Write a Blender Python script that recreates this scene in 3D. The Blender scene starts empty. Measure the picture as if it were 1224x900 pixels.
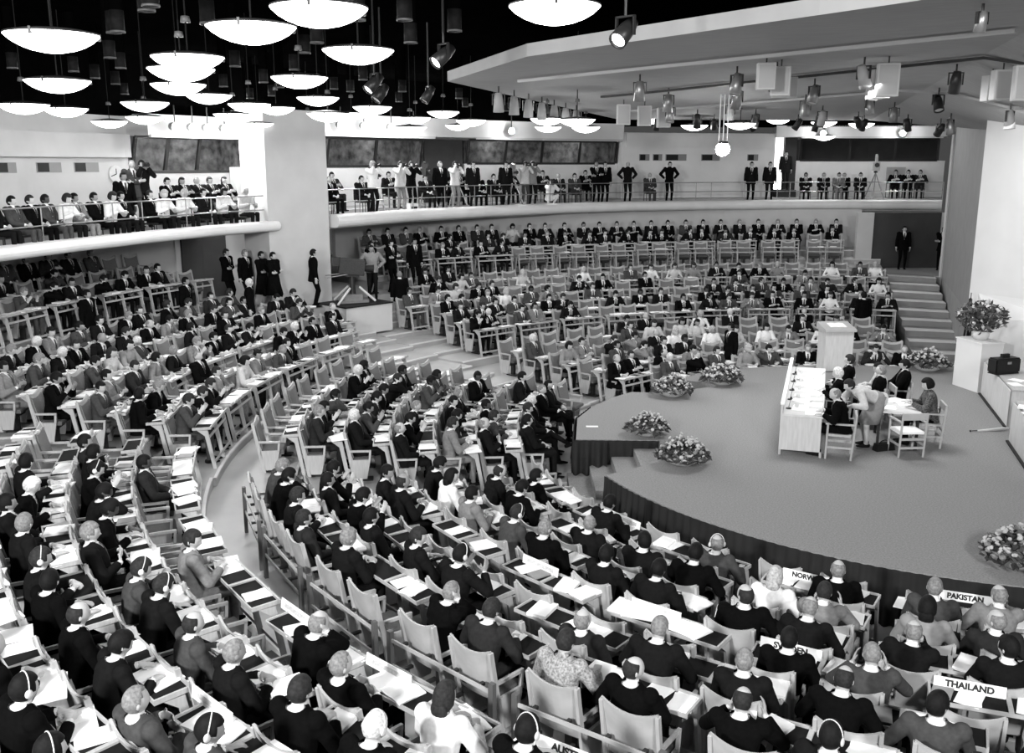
import bpy, bmesh, math, random, re
import numpy as np
from mathutils import Vector, Matrix, Euler
random.seed(7)
sc = bpy.context.scene
col = sc.collection
PI = math.pi
R = math.radians
SEATS=[('N', 0, 7.85, 0.0, '195.77:-:0 201.32:-:0 208.33:-:0 213.87:-:0 220.88:-:0 226.43:-:0 233.44:-:0 238.98:-:0 245.99:-:0 251.54:-:0'),
('N', 1, 8.647, 0.085, '200.57:-:0 205.6:d:0.07 211.97:-:0 217.0:d:-0.12 223.36:-:0 228.4:bh:0.09 234.76:-:0 239.79:b:-0.1 246.16:g:-0.01 251.19:lb:-0.12'),
('N', 2, 9.444, 0.17, '204.04:b:0.12 208.66:d:0.12 214.48:-:0 219.09:b:0.12 224.91:d:0.09 229.53:k:0.01 235.35:f:0.08 239.96:l:-0.12 245.78:f:-0.02 250.4:b:-0.12'),
('N', 3, 10.241, 0.255, '201.17:d:0.12 206.54:f:-0.12 210.79:l:-0.12 216.16:dh:-0.07 220.41:g:-0.12 225.78:k:-0.04 230.03:k:-0.12 235.41:b:0.04 239.66:b:-0.07 245.03:b:-0.04 249.28:d:0.08'),
('N', 4, 11.038, 0.34, '203.09:d:0.12 207.03:b:-0.03 212.02:-:0 215.96:-:0 220.94:-:0 224.89:-:0 229.87:-:0 233.82:-:0 238.8:d:0.12 242.75:dg:0.12 247.73:-:0 251.67:-:0'),
('N', 5, 11.835, 0.425, '201.49:d:0.12 205.17:d:-0.12 209.82:d:-0.12 213.5:d:-0.12 218.15:d:-0.12 221.83:dh:-0.12 226.47:-:0 230.15:b:0.12 234.8:g:-0.12 238.48:g:0.0 243.13:b:-0.12 246.81:d:-0.12 251.45:g:-0.12'),
('N', 6, 12.632, 0.51, '201.07:d:0.12 204.52:d:-0.12 208.87:d:-0.12 212.32:d:-0.12 216.68:d:-0.12 220.12:-:0 224.48:g:-0.02 227.93:d:-0.12 232.28:x:-0.12 235.73:bg:-0.12 240.08:b:-0.12 243.53:dh:-0.12 247.88:d:-0.12 251.33:-:0'),
('N', 8, 14.226, 0.67, '193.44:-:0 196.5:-:0 200.37:k:0.03 203.43:-:0 207.29:-:0 210.35:-:0 214.22:dl:-0.12 217.28:-:0 221.15:-:0 224.21:b:0.04 228.08:dg:-0.12 231.14:f:0.12 235.0:dh:-0.02 238.06:-:0'),
('N', 9, 15.023, 0.792, '192.63:-:0 196.3:d:0.12 199.19:d:0.12 202.86:dh:-0.12 205.75:k:0.03 209.42:k:-0.12 212.31:d:-0.12 215.98:dh:0.12 218.87:dh:-0.12 222.54:b:-0.12 225.43:g:-0.12 229.09:d:-0.12 231.99:wh:-0.12 235.65:dh:-0.12'),
('N', 10, 15.82, 0.915, '192.01:-:0 195.49:-:0 198.24:-:0 201.72:d:-0.12 204.47:w:0.12 207.95:d:-0.12 210.7:d:-0.12 214.18:dh:0.12 216.93:d:-0.09 220.41:b:-0.12 223.16:d:-0.12 226.64:g:-0.12 229.39:dh:-0.12 232.86:b:-0.12'),
('N', 11, 16.617, 1.038, '191.94:-:0 195.25:-:0 197.87:-:0 201.18:-:0 203.8:-:0 207.11:-:0 209.73:-:0 213.04:-:0 215.66:-:0 218.97:d:0.12 221.59:b:0.04 224.9:dh:-0.12 227.52:dh:0.04'),
('N', 12, 17.414, 1.16, '191.02:-:0 224.98:-:0 227.48:-:0'),
('L', 0, 7.85, 0.0, '151.18:-:0 158.19:f:0.12 163.74:g:-0.12 170.74:w:-0.12 176.29:d:-0.12 183.3:d:-0.12'),
('L', 1, 8.647, 0.085, '151.81:-:0 158.17:d:0.12 163.2:-:0 169.56:-:0 174.6:k:0.12 180.96:d:0.12 186.0:b:-0.06'),
('L', 2, 9.444, 0.17, '156.31:-:0 162.13:k:0.12 166.74:-:0 172.57:g:0.12 177.18:d:-0.12 183.0:d:-0.05 187.61:l:-0.05'),
('L', 3, 10.241, 0.255, '155.73:-:0 159.98:-:0 165.35:k:0.12 169.6:k:-0.12 174.97:-:0 179.22:g:0.12 184.59:d:0.12 188.85:b:0.04'),
('L', 4, 11.038, 0.34, '156.34:-:0 160.29:-:0 165.27:k:0.12 169.22:d:-0.07 174.2:d:0.12 178.15:d:0.1 183.13:l:-0.12 187.07:w:-0.12'),
('L', 5, 11.835, 0.425, '157.96:-:0 161.64:-:0 166.29:k:0.12 169.97:w:-0.12 174.62:-:0 178.3:k:0.12 182.94:d:0.12 186.62:d:-0.12'),
('L', 6, 12.632, 0.51, '155.0:-:0 158.45:-:0 162.8:-:0 166.25:-:0 170.6:-:0 174.05:-:0 178.4:-:0 181.85:-:0 186.21:-:0'),
('L', 8, 14.166, 0.66, '151.13:-:0 155.02:-:0 158.09:-:0 161.97:d:0.03 165.05:g:-0.12 168.93:l:-0.12 172.0:f:-0.12 175.89:l:-0.12 178.96:d:0.12 182.84:d:-0.12 185.92:d:-0.12'),
('L', 9, 14.937, 0.782, '150.11:d:0.03 153.02:d:0.09 156.7:w:0.12 159.62:d:-0.09 163.3:-:0 166.22:-:0 169.9:-:0 172.81:g:-0.12 176.5:-:0 179.41:-:0 183.09:d:-0.12 186.01:d:-0.12'),
('L', 10, 15.649, 0.904, '147.39:g:0.12 150.17:-:0 153.69:-:0 156.47:-:0 159.99:d:0.12 162.77:d:-0.12 166.28:d:-0.12 169.07:l:-0.12 172.58:g:-0.12 175.36:l:-0.12 178.88:d:-0.12 181.66:l:0.04 185.18:l:-0.12'),
('L', 11, 16.506, 1.026, '148.96:l:0.12 152.29:-:0 154.93:d:-0.12 158.27:d:0.12 160.9:-:0 164.24:d:-0.01 166.87:-:0 170.21:w:0.12 172.84:f:0.12 176.18:f:-0.12 178.82:l:-0.12 182.15:-:0 184.79:d:-0.12'),
('L', 12, 17.363, 1.148, '146.78:d:0.12 149.29:d:0.05 152.46:d:0.12 154.96:d:-0.12 158.13:d:-0.12 160.64:d:0.12 163.81:l:-0.12 166.32:b:-0.12 169.48:d:-0.12 171.99:b:0.02 175.16:d:-0.12 177.67:w:-0.12 180.84:d:-0.12 183.34:l:-0.12'),
('L', 13, 18.134, 1.27, '152.06:d:0.12 154.46:d:-0.12 157.49:d:0.12 159.9:d:0.0 162.93:d:-0.12 165.33:d:-0.12 168.36:d:-0.12 170.76:l:-0.12 173.8:l:-0.12 176.2:w:-0.12 179.23:d:-0.12 181.63:l:-0.12'),
('L', 16, 19.9, 1.95, '151.31:-:0 154.07:d:0.12 156.26:d:-0.09 159.02:d:-0.12 161.21:d:-0.12 163.97:d:-0.12 166.16:d:-0.12 168.93:d:-0.12 171.11:-:0 173.88:-:0'),
('L', 17, 20.7, 2.15, '153.14:-:0 155.24:-:0 157.9:-:0 160.0:-:0 162.66:d:0.12 164.76:-:0 167.42:d:0.12 169.52:-:0'),
('L', 18, 21.5, 2.4, '152.69:-:0 154.72:-:0 156.74:d:-0.04 158.77:d:-0.02 160.8:d:-0.12 162.82:d:-0.12 164.85:d:-0.12 166.87:d:-0.12'),
('F', 0, 7.2, -0.0, '74.33:g:-0.12 80.2:d:-0.12 87.62:f:-0.12 93.49:d:-0.03 100.91:d:0.12 106.78:f:-0.0 114.19:d:-0.12 120.07:g:0.01 127.48:w:-0.12'),
('F', 1, 7.95, 0.0, '74.46:-:0 81.18:-:0 86.49:-:0 93.21:-:0 98.53:-:0 105.25:-:0 110.56:-:0 117.28:l:-0.12 122.6:b:0.12 129.32:d:0.11 134.63:b:0.12'),
('F', 2, 8.7, 0.09, '74.29:-:0 80.43:-:0 85.29:-:0 91.43:-:0 96.29:-:0 102.42:-:0 107.28:-:0 113.42:k:0.12 118.28:d:0.07 124.42:l:-0.12 129.28:l:-0.12 135.42:-:0'),
('F', 3, 9.48, 0.17, '76.25:l:-0.12 81.88:d:-0.12 86.34:f:-0.12 91.97:l:-0.04 96.43:f:-0.12 102.06:f:-0.12 106.52:f:-0.12 112.16:f:0.12 116.62:b:-0.12 122.25:l:-0.12 126.71:d:-0.12 132.34:l:-0.12 136.8:f:-0.12'),
('F', 4, 10.3, 0.26, '77.65:-:0 81.75:f:0.12 86.94:d:0.1 91.04:-:0 96.23:-:0 100.33:-:0 105.52:f:0.12 109.62:f:-0.12 114.81:f:-0.12 118.91:d:-0.05 124.09:-:0 128.2:-:0 133.38:-:0 137.49:w:0.03'),
('F', 5, 11.1, 0.34, '77.64:-:0 81.45:-:0 86.26:g:0.02 90.07:-:0 94.88:-:0 98.68:w:-0.12 103.5:f:0.0 107.3:-:0 112.12:b:0.06 115.92:d:0.09 120.74:-:0 124.54:-:0 129.35:-:0 133.16:-:0 137.97:-:0'),
('F', 8, 13.2, 0.56, '73.5:d:-0.07 76.7:d:-0.01 80.75:f:-0.0 83.95:d:0.08 87.99:d:0.12 91.2:l:0.12 95.24:l:-0.01 98.45:d:-0.12 102.49:d:-0.12 105.69:-:0 109.74:-:0 112.94:-:0 116.99:-:0 120.19:d:-0.12 124.24:l:0.12 127.44:d:-0.02 131.48:w:0.12 134.69:d:-0.01'),
('F', 9, 14.1, 0.66, '73.32:-:0 77.11:-:0 80.11:d:0.12 83.89:d:-0.04 86.89:l:0.12 90.68:d:-0.08 93.68:d:0.12 97.47:k:-0.1 100.46:-:0 104.25:d:-0.12 107.25:k:-0.12 111.04:d:-0.12 114.04:-:0 117.82:d:0.12 120.82:d:-0.12 124.61:d:0.12 127.61:d:0.08 131.39:d:-0.12 134.39:d:-0.12'),
('F', 10, 15.1, 0.79, '73.37:f:0.12 76.17:d:0.12 79.71:d:0.04 82.51:l:-0.12 86.04:d:-0.12 88.84:l:-0.12 92.38:l:-0.12 95.18:d:-0.12 98.72:-:0 101.52:-:0 105.05:-:0 107.85:-:0 111.39:d:0.09 114.19:-:0 117.73:l:0.11 120.53:k:-0.12 124.06:f:0.04 126.86:l:-0.12 130.4:l:0.12 133.2:d:-0.12'),
('F', 11, 16.1, 0.94, '75.79:-:0 78.42:-:0 81.74:l:0.12 84.36:-:0 87.68:-:0 90.31:l:-0.01 93.62:-:0 96.25:-:0 99.56:-:0 102.19:d:0.12 105.51:-:0 108.13:d:0.12 111.45:d:0.11 114.08:-:0 117.39:-:0 120.02:-:0 123.34:d:0.12 125.96:d:-0.02 129.28:f:-0.12 131.9:l:-0.12 135.22:l:-0.12'),
('F', 12, 17.1, 1.11, '73.27:f:0.12 75.74:l:-0.12 78.87:f:-0.12 81.34:-:0 84.46:f:0.12 86.93:d:0.03 90.06:d:-0.12 92.53:d:-0.12 95.65:f:-0.12 98.12:f:-0.12 101.25:f:-0.12 103.72:d:-0.12 106.84:-:0 109.31:f:0.11 112.44:-:0 114.91:-:0 118.03:f:-0.12 120.5:-:0 123.63:d:0.12 126.1:f:-0.12 129.22:d:-0.12'),
('F', 13, 18.0, 1.25, '74.78:-:0 77.13:-:0 80.1:-:0 82.45:-:0 85.41:-:0 87.76:-:0 90.73:-:0 93.08:-:0 96.04:-:0 98.39:-:0 101.36:-:0 103.71:-:0 106.67:-:0 109.02:-:0 111.99:-:0 114.34:-:0 117.31:-:0 119.65:-:0 122.62:-:0 124.97:d:0.08 127.94:d:0.12 130.29:-:0'),
('F', 16, 19.4, 1.95, '77.41:-:0 79.59:-:0 82.34:-:0 84.52:-:0 87.28:-:0 89.45:-:0 92.21:-:0 94.39:-:0 97.14:-:0 99.32:-:0 102.07:-:0 104.25:-:0 107.0:-:0 109.18:-:0 111.93:-:0 114.11:-:0 116.87:d:-0.12 119.05:d:-0.1 121.8:d:-0.01 123.98:d:-0.12 126.73:d:0.12 128.91:d:0.12'),
('F', 17, 20.25, 2.15, '77.13:d:0.12 79.22:-:0 81.86:d:-0.12 83.95:d:-0.12 86.58:d:-0.12 88.67:d:0.12 91.31:d:0.12 93.4:d:-0.12 96.03:d:0.12 98.12:d:-0.12 100.76:d:-0.12 102.85:d:0.12 105.48:d:-0.12 107.57:d:0.08 110.21:d:-0.12 112.3:d:0.12 114.93:d:0.12 117.02:d:-0.12 119.66:-:0 121.75:d:-0.12 124.38:-:0 126.47:-:0 129.11:-:0'),
('F', 18, 21.1, 2.4, '77.17:d:-0.12 79.17:d:-0.12 81.18:d:-0.12 83.18:d:-0.12 85.18:d:-0.12 87.19:d:-0.12 89.19:d:-0.12 91.2:d:-0.12 93.2:l:-0.12 95.2:d:-0.12 97.21:d:-0.12 99.21:d:-0.12 101.21:d:-0.12 103.22:d:-0.12 105.22:d:-0.12 107.22:d:-0.12 109.23:d:-0.01 111.23:d:-0.12 113.23:f:-0.05 115.24:d:-0.0 117.24:d:-0.12 119.25:d:-0.12 121.25:d:-0.11 123.25:d:-0.0 125.26:d:-0.12 127.26:d:-0.12 129.26:d:-0.12')]
PEOPLE=[('sf', -10.63, 20.15, 4.0, -96, 'lap', 'd'),
('sf', -10.48, 20.72, 4.0, -98, 'lap', 'l'),
('sf', -10.34, 21.22, 4.0, -100, 'lap', 'd'),
('sf', -10.22, 21.67, 4.0, -101, 'lap', 'lk'),
('sf', -10.1, 22.11, 4.0, -103, 'lap', 'f'),
('sf', -9.97, 22.55, 4.0, -104, 'lap', 'l'),
('sf', -9.77, 23.14, 4.0, -106, 'lap', 'd'),
('sf', -9.64, 23.51, 4.0, -107, 'lap', 'f'),
('sf', -9.49, 24.02, 4.0, -109, 'lap', 'd'),
('sf', -9.14, 25.0, 4.0, -112, 'lap', 'd'),
('sf', -9.02, 25.29, 4.0, -113, 'lap', 'f'),
('sf', -8.73, 25.99, 4.0, -115, 'lap', 'f'),
('sf', -8.37, 26.86, 4.0, -118, 'lap', 'd'),
('sf', -8.09, 27.42, 4.0, -120, 'lap', 'f'),
('sf', -7.67, 28.1, 4.0, -122, 'lap', 'f'),
('sb', -9.32, 26.9, 4.3, -117, 'lean', 'd'),
('sb', -9.09, 27.42, 4.3, -118, 'lean', 'f'),
('sb', -8.85, 27.95, 4.3, -120, 'lean', 'g'),
('sb', -8.64, 28.44, 4.3, -122, 'lean', 'd'),
('sb', -8.35, 28.9, 4.3, -123, 'lean', 'f'),
('ss', -9.68, 25.06, 4.3, -136, 'arms', 'g'),
('ss', -9.56, 25.38, 4.3, -137, 'camera', 'd'),
('ss', -9.79, 24.71, 4.0, -135, 'stand', 'd'),
('fs', -4.59, 32.29, 4.28, -138, 'camera', 'fg'),
('fs', -3.83, 33.54, 4.28, -142, 'camera', 'l'),
('fs', -3.51, 34.07, 4.28, -144, 'camera', 'd'),
('fs', -2.58, 35.13, 4.28, -148, 'stand', 'd'),
('fs', -2.07, 35.67, 4.28, -150, 'camera', 'l'),
('fs', -1.45, 36.33, 4.28, -152, 'stand', 'd'),
('fs', -0.25, 37.48, 4.28, -156, 'stand', 'd'),
('fs', 0.5, 38.11, 4.28, -159, 'camera', 'l'),
('fs', 0.79, 38.36, 4.28, -160, 'camera', 'f'),
('fs', 3.44, 40.18, 4.28, -168, 'arms', 'b'),
('fs', 3.81, 40.39, 4.28, -169, 'stand', 'd'),
('fs', 4.82, 40.95, 4.28, -171, 'hips', 'b'),
('fs', 6.67, 41.62, 4.28, -176, 'hips', 'd'),
('fs', 10.36, 42.57, 4.28, -185, 'stand', 'd'),
('fs', 11.2, 42.71, 4.28, -187, 'stand', 'd'),
('ff', -5.63, 30.71, 4.28, -132, 'lap', 'g'),
('ff', -4.83, 32.03, 4.28, -137, 'lap', 'd'),
('ff', -3.01, 34.79, 4.28, -146, 'lap', 'd'),
('ff', -1.21, 36.68, 4.28, -153, 'lap', 'd'),
('ff', -0.64, 37.26, 4.28, -155, 'lap', 'd'),
('ff', 1.91, 39.39, 4.28, -163, 'lap', 'b'),
('ff', 2.58, 39.8, 4.28, -165, 'lap', 'd'),
('ff', 5.85, 41.44, 4.28, -174, 'lap', 'b'),
('ff', 12.87, 42.97, 4.28, -190, 'lap', 'd'),
('ff', 13.65, 42.96, 4.28, -192, 'lap', 'd'),
('ff', 14.31, 42.96, 4.28, -194, 'lap', 'l'),
('ff', 14.54, 42.96, 4.28, -194, 'lap', 'd'),
('ff', 15.25, 42.95, 4.28, -196, 'lap', 'd'),
('ff2', -5.75, 31.92, 4.4, -135, 'lean', 'd'),
('ff2', -4.22, 34.33, 4.4, -143, 'lean', 'd'),
('ff2', -2.44, 36.57, 4.4, -150, 'lean', 'd'),
('ff2', -1.9, 37.12, 4.4, -152, 'lean', 'd'),
('ff2', 0.0, 38.9, 4.4, -158, 'lean', 'd'),
('ff2', 1.31, 39.96, 4.4, -162, 'lean', 'd'),
('ff2', 3.13, 41.15, 4.4, -167, 'lean', 'd'),
('ff2', 17.12, 43.84, 4.4, -199, 'lean', 'd'),
('ff2', 17.65, 43.76, 4.4, -200, 'lean', 'd'),
('ff2', 18.15, 43.68, 4.4, -201, 'lean', 'd'),
('fc', 1.52, 39.02, 4.28, -162, 'crouch', 'fl'),
('fd', 12.54, 45.14, 4.75, -189, 'stand', 'd')]
LAMPS=[(-4.42, 9.73, 7.14), (-2.53, 9.84, 7.23), (-1.71, 9.03, 7.28), (0.4, 9.53, 7.37), (-1.86, 12.21, 7.27), (-3.92, 12.19, 7.19), (-4.36, 13.25, 7.15), (-3.26, 15.4, 7.22), (-6.23, 13.75, 7.04), (-8.66, 17.69, 6.95), (-6.86, 18.66, 7.04), (-5.36, 16.1, 7.17), (-5.77, 19.04, 7.2), (-3.99, 20.55, 7.25), (-9.0, 20.1, 7.01), (-10.09, 24.93, 6.96), (-3.12, 22.29, 7.16), (-5.4, 20.52, 7.12), (-5.51, 23.3, 7.2), (-8.58, 23.26, 6.99), (-6.23, 22.26, 7.0), (-7.24, 28.38, 7.04), (-6.17, 30.05, 7.1), (-3.78, 20.48, 6.93), (-4.13, 25.6, 7.18), (-1.86, 26.96, 7.29), (-2.75, 28.42, 7.2), (-1.17, 28.4, 7.13), (-1.86, 34.05, 7.2), (-2.62, 25.53, 6.84), (0.9, 25.57, 7.05), (1.16, 31.91, 7.07), (1.52, 23.24, 6.93), (2.23, 30.03, 7.0), (5.86, 31.92, 7.12), (4.96, 34.09, 7.4), (6.52, 28.38, 7.04), (9.77, 36.53, 7.5), (10.69, 34.07, 7.31), (11.98, 34.06, 7.26), (12.34, 39.19, 6.98)]
TUBES=[(-5.69, 14.49), (-4.47, 12.46), (-4.06, 13.55), (-5.6, 14.4), (-7.12, 17.86), (-7.67, 19.72), (-8.91, 20.43), (-9.79, 19.72), (-9.14, 22.01), (-9.34, 23.62), (-10.46, 27.02), (-11.43, 28.38), (-15.7, 37.38), (-13.39, 29.5), (-14.44, 28.74), (-5.33, 19.38), (-2.01, 13.24), (-1.9, 11.6), (-1.4, 13.24), (-1.57, 15.67), (-0.81, 14.31), (-3.51, 17.07), (-3.02, 15.67), (-4.34, 20.07), (-5.73, 23.14), (-7.02, 24.39), (-4.48, 25.2), (-4.21, 26.08), (-3.33, 22.45), (-5.7, 24.65), (-2.86, 26.08), (-3.43, 30.3), (-7.53, 28.74), (-6.65, 27.68), (-1.52, 28.74), (-1.55, 32.97), (-0.44, 29.5), (-0.21, 35.59), (-4.28, 12.08)]

CX0, CY0 = 8.28, 18.0            # centre of the amphitheatre (on the stage)

# ------------------------------------------------------------------ materials
MATS = {}
def mat(name, g, rough=.6, var=.12, scale=6., emit=0., metal=0., spec=.35, stretch=None, bump=0.):
    m = bpy.data.materials.new(name); m.use_nodes = True
    nt = m.node_tree; b = nt.nodes['Principled BSDF']
    b.inputs['Roughness'].default_value = rough
    b.inputs['Metallic'].default_value = metal
    b.inputs['Specular IOR Level'].default_value = spec
    tc = nt.nodes.new('ShaderNodeTexCoord'); mp = nt.nodes.new('ShaderNodeMapping')
    nz = nt.nodes.new('ShaderNodeTexNoise'); nz.inputs['Scale'].default_value = scale; nz.inputs['Detail'].default_value = 4
    rp = nt.nodes.new('ShaderNodeValToRGB')
    lo, hi = g*(1-var), min(1., g*(1+var))
    rp.color_ramp.elements[0].position = .3; rp.color_ramp.elements[1].position = .7
    rp.color_ramp.elements[0].color = (lo, lo, lo, 1); rp.color_ramp.elements[1].color = (hi, hi, hi, 1)
    nt.links.new(tc.outputs['Object'], mp.inputs['Vector'])
    if stretch: mp.inputs['Scale'].default_value = stretch
    nt.links.new(mp.outputs['Vector'], nz.inputs['Vector'])
    nt.links.new(nz.outputs['Fac'], rp.inputs['Fac'])
    nt.links.new(rp.outputs['Color'], b.inputs['Base Color'])
    if bump:
        bp = nt.nodes.new('ShaderNodeBump'); bp.inputs['Strength'].default_value = bump
        nt.links.new(nz.outputs['Fac'], bp.inputs['Height']); nt.links.new(bp.outputs['Normal'], b.inputs['Normal'])
    if emit:
        b.inputs['Emission Color'].default_value = (1, 1, 1, 1); b.inputs['Emission Strength'].default_value = emit
    MATS[name] = m
    return m
mat('wood_light', .40, .5, .10, 4., stretch=(1, 8, 1))
mat('wood_panel', .52, .5, .10, 3., stretch=(8, 8, 1))
mat('wood_dark', .10, .5, .15, 4.)
mat('fabric_grey', .17, .95, .12, 60.)
mat('fabric_seat', .10, .9, .12, 60.)
mat('tray_dark', .010, .85, .2, 10., spec=.1)
mat('metal_dark', .02, .4, .2, 10.)
mat('metal_grey', .30, .35, .1, 10., metal=.6)
mat('paper', .88, .7, .03, 8.)
mat('paper_grey', .60, .7, .06, 8.)
mat('cover_dark', .03, .6, .1, 8.)
mat('cover_mid', .25, .6, .1, 8.)
mat('ink', .02, .7, .1, 8.)
mat('print_grey', .55, .7, .2, 40.)
mat('floor', .36, .55, .10, 1.2, bump=.02)
mat('riser', .26, .6, .12, 2.)
mat('step_edge', .62, .6, .08, 3.)
mat('carpet', .23, .95, .22, 40., bump=.15)
mat('curtain', .014, .85, .25, 3.)
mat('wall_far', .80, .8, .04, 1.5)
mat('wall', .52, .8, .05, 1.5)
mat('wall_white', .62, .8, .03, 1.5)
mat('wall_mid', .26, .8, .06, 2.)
mat('wall_dark', .045, .7, .1, 2.)
mat('ledge', .72, .6, .05, 1.5)
mat('concrete', .46, .8, .08, 3.)
mat('canopy', .33, .8, .07, 2.5, stretch=(1, 5, 1))
mat('canopy_edge', .36, .8, .05, 2.)
mat('ceiling', .0015, 1., .2, 2., spec=0.)
mat('tube', .008, .7, .3, 12., spec=.1)
mat('tube_rim', .10, .5, .2, 12.)
mat('black', .004, .6, .1, 4.)
mat('glass_dark', .01, .12, .2, 3., spec=.6)
mat('booth_back', .16, .8, .75, 3.5)
mat('lamp_bowl', .9, .4, .02, 4., emit=7.)
mat('flood', .9, .4, .02, 4., emit=90.)
mat('spot_lens', .9, .3, .02, 4., emit=9.)
mat('doorway_glow', .9, .4, .02, 4., emit=2.5)  # brightness of the lit doorway, put into an emissive sheet
mat('leaf', .05, .6, .4, 14.)
mat('leaf_mid', .13, .6, .3, 14.)
mat('petal', .45, .6, .1, 14.)
mat('petal_mid', .20, .6, .2, 14.)
mat('plant_bowl', .62, .5, .08, 6.)
for k, g in dict(skin_light=.44, skin_mid=.26, skin_dark=.055).items(): mat(k, g, .55, .06, 10.)
for k, g in dict(suit_black=.004, suit_charcoal=.009, suit_grey=.055, suit_pale=.19, suit_brown=.022).items(): mat(k, g, 1., .15, 25., spec=.03)
for k, g in dict(shirt=.75, coat_pale=.50, dress_pale=.52, dress_white=.80, dress_mid=.24, sweater=.12, trousers_dark=.006, trousers_grey=.10, trousers_pale=.40, shoe=.01).items(): mat(k, g, .9, .08, 25., spec=.05)
for k, g in dict(hair_black=.006, hair_brown=.022, hair_grey=.20, hair_white=.60, hair_blond=.40).items(): mat(k, g, .7, .35, 40., spec=.15)
mat('plaid', .28, .8, .6, 45.)
mat('pattern', .07, .8, .95, 38.)
mat('headband', .62, .4, .05, 10.)
mat('tie', .02, .6, .3, 60.)
M = MATS

# ------------------------------------------------------------------ mesh helpers
def new_mesh(name, bm, smooth=False):
    me = bpy.data.meshes.new(name)
    bmesh.ops.recalc_face_normals(bm, faces=bm.faces)
    bm.to_mesh(me); bm.free()
    if smooth:
        for p in me.polygons: p.use_smooth = True
    return me
def link(name, me, parent=None, mats=()):
    o = bpy.data.objects.new(name, me)
    if me is not None and not me.materials:
        for k in mats: me.materials.append(M[k] if isinstance(k, str) else k)
    col.objects.link(o)
    if parent: o.parent = parent
    return o
def obj(name, bm, m, parent=None, smooth=False):
    return link(name, new_mesh(name, bm, smooth), parent, m if isinstance(m, (list, tuple)) else (m,))
def empty(name, loc=(0, 0, 0), rz=0.):
    o = bpy.data.objects.new(name, None); col.objects.link(o)
    o.location = loc; o.rotation_euler = (0, 0, rz); o.empty_display_size = .1
    return o
LABELS = {}
def tag(o, label, cat, group=None, kind=None):
    o['label'] = label; o['category'] = cat
    if group: o['group'] = group
    if kind: o['kind'] = kind
    return o
def struct(o):
    o['kind'] = 'structure'; return o
def box(bm, x0, x1, y0, y1, z0, z1, mi=0, T=None):
    v = [bm.verts.new(Vector(p) if T is None else T @ Vector(p)) for p in
         ((x0, y0, z0), (x1, y0, z0), (x1, y1, z0), (x0, y1, z0), (x0, y0, z1), (x1, y0, z1), (x1, y1, z1), (x0, y1, z1))]
    for f in ((0, 3, 2, 1), (4, 5, 6, 7), (0, 1, 5, 4), (1, 2, 6, 5), (2, 3, 7, 6), (3, 0, 4, 7)):
        bm.faces.new([v[i] for i in f]).material_index = mi
    return v
def prism(bm, pts, axis, a, b, mi=0):
    """extrude a convex or simple polygon (2-D pts) along an axis from a to b"""
    def P(p, t):
        return {'x': (t, p[0], p[1]), 'y': (p[0], t, p[1]), 'z': (p[0], p[1], t)}[axis]
    A = [bm.verts.new(P(p, a)) for p in pts]; B = [bm.verts.new(P(p, b)) for p in pts]
    n = len(pts)
    bm.faces.new(A).material_index = mi; bm.faces.new(B[::-1]).material_index = mi
    for i in range(n): bm.faces.new((A[i], A[(i+1) % n], B[(i+1) % n], B[i])).material_index = mi
def tube(bm, p0, p1, r0, r1=None, n=10, mi=0, caps=True):
    r1 = r0 if r1 is None else r1
    p0, p1 = Vector(p0), Vector(p1); d = (p1-p0)
    if d.length < 1e-6: return
    d.normalize(); u = d.orthogonal().normalized(); w = d.cross(u)
    A, B = [], []
    for i in range(n):
        t = 2*PI*i/n; q = u*math.cos(t)+w*math.sin(t)
        A.append(bm.verts.new(p0+q*r0)); B.append(bm.verts.new(p1+q*r1))
    for i in range(n): bm.faces.new((A[i], A[(i+1) % n], B[(i+1) % n], B[i])).material_index = mi
    if caps: bm.faces.new(A[::-1]).material_index = mi; bm.faces.new(B).material_index = mi
def lathe(bm, prof, n=24, c=(0, 0, 0), mi=0):
    rings = []
    for r, z in prof:
        if r < 1e-5: rings.append([bm.verts.new((c[0], c[1], c[2]+z))])
        else: rings.append([bm.verts.new((c[0]+r*math.cos(2*PI*i/n), c[1]+r*math.sin(2*PI*i/n), c[2]+z)) for i in range(n)])
    for a, b in zip(rings, rings[1:]):
        for i in range(n):
            if len(a) == 1 and len(b) == 1: continue
            if len(a) == 1: f = (a[0], b[i], b[(i+1) % n])
            elif len(b) == 1: f = (a[i], a[(i+1) % n], b[0])
            else: f = (a[i], a[(i+1) % n], b[(i+1) % n], b[i])
            bm.faces.new(f).material_index = mi
def loft(bm, rings, n=18):
    """rings: (centre, u, v, ru, rv) -> closed surface"""
    L = []
    for c, u, v, ru, rv in rings:
        c, u, v = Vector(c), Vector(u), Vector(v); ring = []
        for i in range(n):
            t = 2*PI*i/n; cs, sn = math.cos(t), math.sin(t); e = .85
            ring.append(bm.verts.new(c+u*ru*math.copysign(abs(cs)**e, cs)+v*rv*math.copysign(abs(sn)**e, sn)))
        L.append(ring)
    for a, b in zip(L, L[1:]):
        for i in range(n): bm.faces.new((a[i], a[(i+1) % n], b[(i+1) % n], b[i]))
    bm.faces.new(L[0][::-1]); bm.faces.new(L[-1])
def ball(bm, c, rx, ry=None, rz=None, rot=None, nu=12, nv=8):
    ry = rx if ry is None else ry; rz = rx if rz is None else rz
    T = Matrix.Translation(Vector(c)) @ (rot.to_4x4() if rot is not None else Matrix()) @ Matrix.Diagonal((rx, ry, rz, 1))
    bmesh.ops.create_uvsphere(bm, u_segments=nu, v_segments=nv, radius=1, matrix=T)
def limb(bm, p0, p1, r0, r1):
    p0, p1 = Vector(p0), Vector(p1)
    tube(bm, p0, p1, r0, r1, 12); ball(bm, p0, r0, nu=12, nv=8); ball(bm, p1, r1, nu=12, nv=8)

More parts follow.
